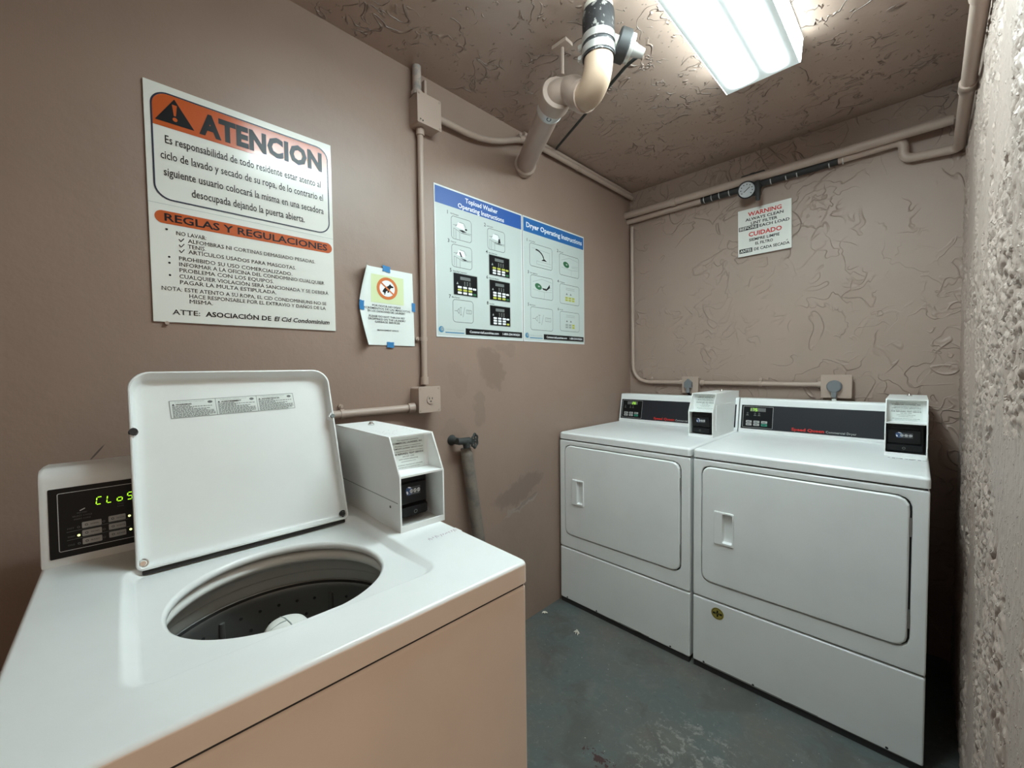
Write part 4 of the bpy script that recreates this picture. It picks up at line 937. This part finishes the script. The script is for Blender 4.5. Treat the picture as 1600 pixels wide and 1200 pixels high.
# ================================================================== BIG DRAIN WITH TRAP
def drain():
    t = thing('drain_pipe', (.636, -1.332, 2.05), 'large tan drain pipe with trap hanging from the ceiling to the left wall', 'drain pipe')
    px, py = .636, -1.332
    obj('riser', MB(M_SOIL).cyl((px, py, 2.33), (px, py, H-.001), .044, n=32), t, True, 'pale stub at the ceiling')
    cp = obj('coupling', MB(M_COUP).tube([(px, py, 2.340), (px, py, 2.330), (px, py, 2.20)], [.047, .049, .049], 36), t, True, 'black rubber coupling splashed with paint')
    for z in (2.252, 2.218):
        mb = MB(M_BAND2).tube([(px, py, z-.011), (px, py, z+.011)], .0515, 36); d = Vector((-.95, -.31, 0)); q = Vector((px, py, z))+d*.056
        mb.tube([q-Vector((-.2, .7, 0))*.014, q+Vector((-.2, .7, 0))*.014], .007, 10).box(q.x-.008, q.x+.008, q.y-.008, q.y+.008, z-.009, z+.009, .002)
        obj('hose_clamp', mb, cp, True, 'steel hose clamp')
    # trap: down, round the bend, up to the horizontal arm
    A = Vector((.405, -1.268, 2.205)); E = Vector((.0, -1.000, 2.198)); arm = (E-A).normalized()
    bendp = smooth_path([(px, py, 2.205), (px, py, 2.188), (px-.014, py+.008, 2.152), (px-.050, py+.024, 2.132), (px-.095, py+.040, 2.150), (px-.130, py+.052, 2.190), (px-.165, py+.060, 2.208), A+Vector((.030, -.016, .003)), A], 8)
    n = len(bendp)
    mb = MB(M_PVCL); mb.tube(bendp[:n*45//100], .0445, 36, True); obj('trap_elbow', mb, t, True, 'paler peach trap elbow')
    mb = MB(M_PVC); mb.tube(bendp[n*45//100-1:], .0455, 36, True)
    mb.tube([bendp[n*45//100-2], bendp[n*45//100+2]], .0495, 36)
    hub = A-arm*.050; mb.tube([hub, hub+arm*.005, A+arm*.005], [.055, .058, .058], 36); obj('trap_bend', mb, t, True)
    mb = MB(M_PVC).tube([A, E+arm*-.002], .0435, 36); mb.tube([E-arm*.045, E-arm*.038, E-arm*.012, E-arm*.003], [.0445, .052, .052, .048], 36); obj('drain_arm', mb, t, True)
    q = A+arm*.036; mb = MB(M_BAND2).tube([q-arm*.017, q+arm*.017], .0475, 36).tube([q-arm*.018, q-arm*.014], .0487, 36).tube([q+arm*.014, q+arm*.018], .0487, 36); vv = Vector((.02, -.28, -.96)).normalized(); s = q+vv*.047
    mb.use(M_NAVY).tube([s, s+vv*.003], .009, 16).use(M_BAND2).tube([s, s+vv*.0035], .0055, 14); obj('hose_clamp', mb, t, True, 'steel clamp band with a round mark')
    # hanger around the bend
    mb = MB(M_PIPE); c = A-arm*.050
    mb.tube([c+Vector((.02, 0, .05)), c+Vector((.02, 0, H-c.z-.001))], .006, 10).box(c.x-.012, c.x+.05, c.y-.02, c.y+.02, H-.014, H-.001, .002); obj('hanger', mb, t, True)
    # cleanout on the side of the riser
    d = Vector((.62, .72, -.30)).normalized(); b = Vector((px, py, 2.268))
    mb = MB(M_SOIL).tube([b+d*.045, b+d*.062], .022, 20); obj('branch', mb, t, True)
    mb = MB(M_RUBBER).tube([b+d*.060, b+d*.064, b+d*.094, b+d*.098], [.042, .046, .046, .040], 30); cap = obj('cleanout_cap', mb, t, True, 'black rubber cap on a side branch')
    mb = MB(M_BAND2).tube([b+d*.098, b+d*.110, b+d*.112], [.040, .040, .026], 30).tube([b+d*.112, b+d*.150], [.020, .014], 16); obj('fitting', mb, cap, True, 'pale metal fitting')
    e = b+d*.146
    obj('support_rod', MB(M_RUST).tube(rounded_path([e, (e.x-.07, e.y+.03, e.z+.015), (.037, -.800, 2.346)], .03), .0055, 10), t, True, 'thin dark rod running behind the trap to the wall pipes')
drain()
# ================================================================== VALVE AND STANDPIPE
def valve():
    t = thing('water_valve', (.03, -1.40, .94), 'corroded dark hose valve on the left wall beside the coin box', 'valve')
    mb = MB(M_RUST).tube([(.001, -1.452, .952), (.012, -1.452, .952), (.05, -1.446, .950)], [.022, .014, .014], 14).tube([(.05, -1.462, .953), (.05, -1.40, .946)], [.013, .017], 14).tube([(.05, -1.418, .955), (.05, -1.412, .922)], [.016, .015], 14).tube([(.05, -1.40, .946), (.052, -1.375, .944)], .007, 10)
    obj('body', mb, t, True)
    mb = MB(M_RUST); c = Vector((.052, -1.372, .944)); a = Vector((.90, .43, 0)).normalized(); x = Vector((0, 0, 1)); yv = a.cross(x)
    P = [c+(x*math.cos(q)+yv*math.sin(q))*(.027+.003*math.cos(6*q)) for q in [2*math.pi*i/36 for i in range(37)]]
    mb.tube(P, .0045, 8, False)
    for k in range(3): q = math.pi*k/3; v = (x*math.cos(q)+yv*math.sin(q))*.024; mb.tube([c-v, c+v], .0028, 6)
    obj('hand_wheel', mb, t, True, 'small round hand wheel')
    p = thing('standpipe', (.04, -1.33, .02), 'leaning weathered grey standpipe beside the washing machine', 'pipe')
    obj('tube', MB(M_OLDPIPE).tube([(.032, -1.402, .900), (.033, -1.400, .885), (.05, -1.352, .50), (.066, -1.31, .021)], [.022, .0255, .0255, .0255], 22), p, True)
    obj('collar', MB(M_OLDPIPE).tube([(.030, -1.404, .916), (.032, -1.402, .890)], [.021, .023], 20), p, True)
    obj('base_fitting', MB(M_OLDPIPE).tube([(.066, -1.31, .03), (.066, -1.31, 0)], .034, 20), p, True)
valve()
# ================================================================== CEILING LIGHT
def lamp():
    XC, Y1, LN = .935, -.735, 1.235; YC = Y1-LN/2
    t = thing('ceiling_light', (XC, YC, H-.09), 'long fluorescent wraparound light on the ceiling', 'ceiling light')
    hl = LN/2
    q = lambda P, y, s=1: [(p[0], y, p[1]) for p in P]
    obj('housing', MB(M_FIX).box(-.122, .122, -hl+.004, hl-.004, .074, .0895, .003), t)
    # pan-shaped lens: sides flare outwards to the housing
    P = [(-.124, .076), (-.122, .055), (-.1185, .006), (-.1165, .001), (-.113, .0), (.113, .0), (.1165, .001), (.1185, .006), (.122, .055), (.124, .076)]
    def sec(y, k): return [(p[0]*(1-.02*k), y, p[1]+.004*k) for p in P]
    mb = MB(M_LENS); mb.sharp = 30
    mb.loft([sec(-hl, 1), sec(-hl+.006, 0), sec(hl-.006, 0), sec(hl, 1)], True, True); obj('lens', mb, t, label='glowing translucent lens')
lamp()
# ================================================================== SCRAPS ON THE FLOOR
def scrap(name, x, y, s, label):
    mb = MB(M_SOIL); rn = random.Random(int(x*1000)); mb.sharp = 60
    for i in range(5):
        a = rn.uniform(0, 6.3); p = Vector((x+rn.uniform(-s, s)*.6, y+rn.uniform(-s, s)*.4, .003)); d = Vector((math.cos(a), math.sin(a), 0))*s*rn.uniform(.4, .9)
        mb.tube([p-d, p+Vector((0, 0, .004)), p+d+Vector((0, 0, .002*(i % 2)))], [.0015, .004, .001], 6)
    obj(name, mb, label=label, cat='scrap')
scrap('dry_leaf_scrap', .243, -.924, .018, 'small pale crumpled scrap on the floor in front of the left dryer')
scrap('paper_scrap', .030, -.915, .012, 'tiny white scrap on the floor at the foot of the left wall')
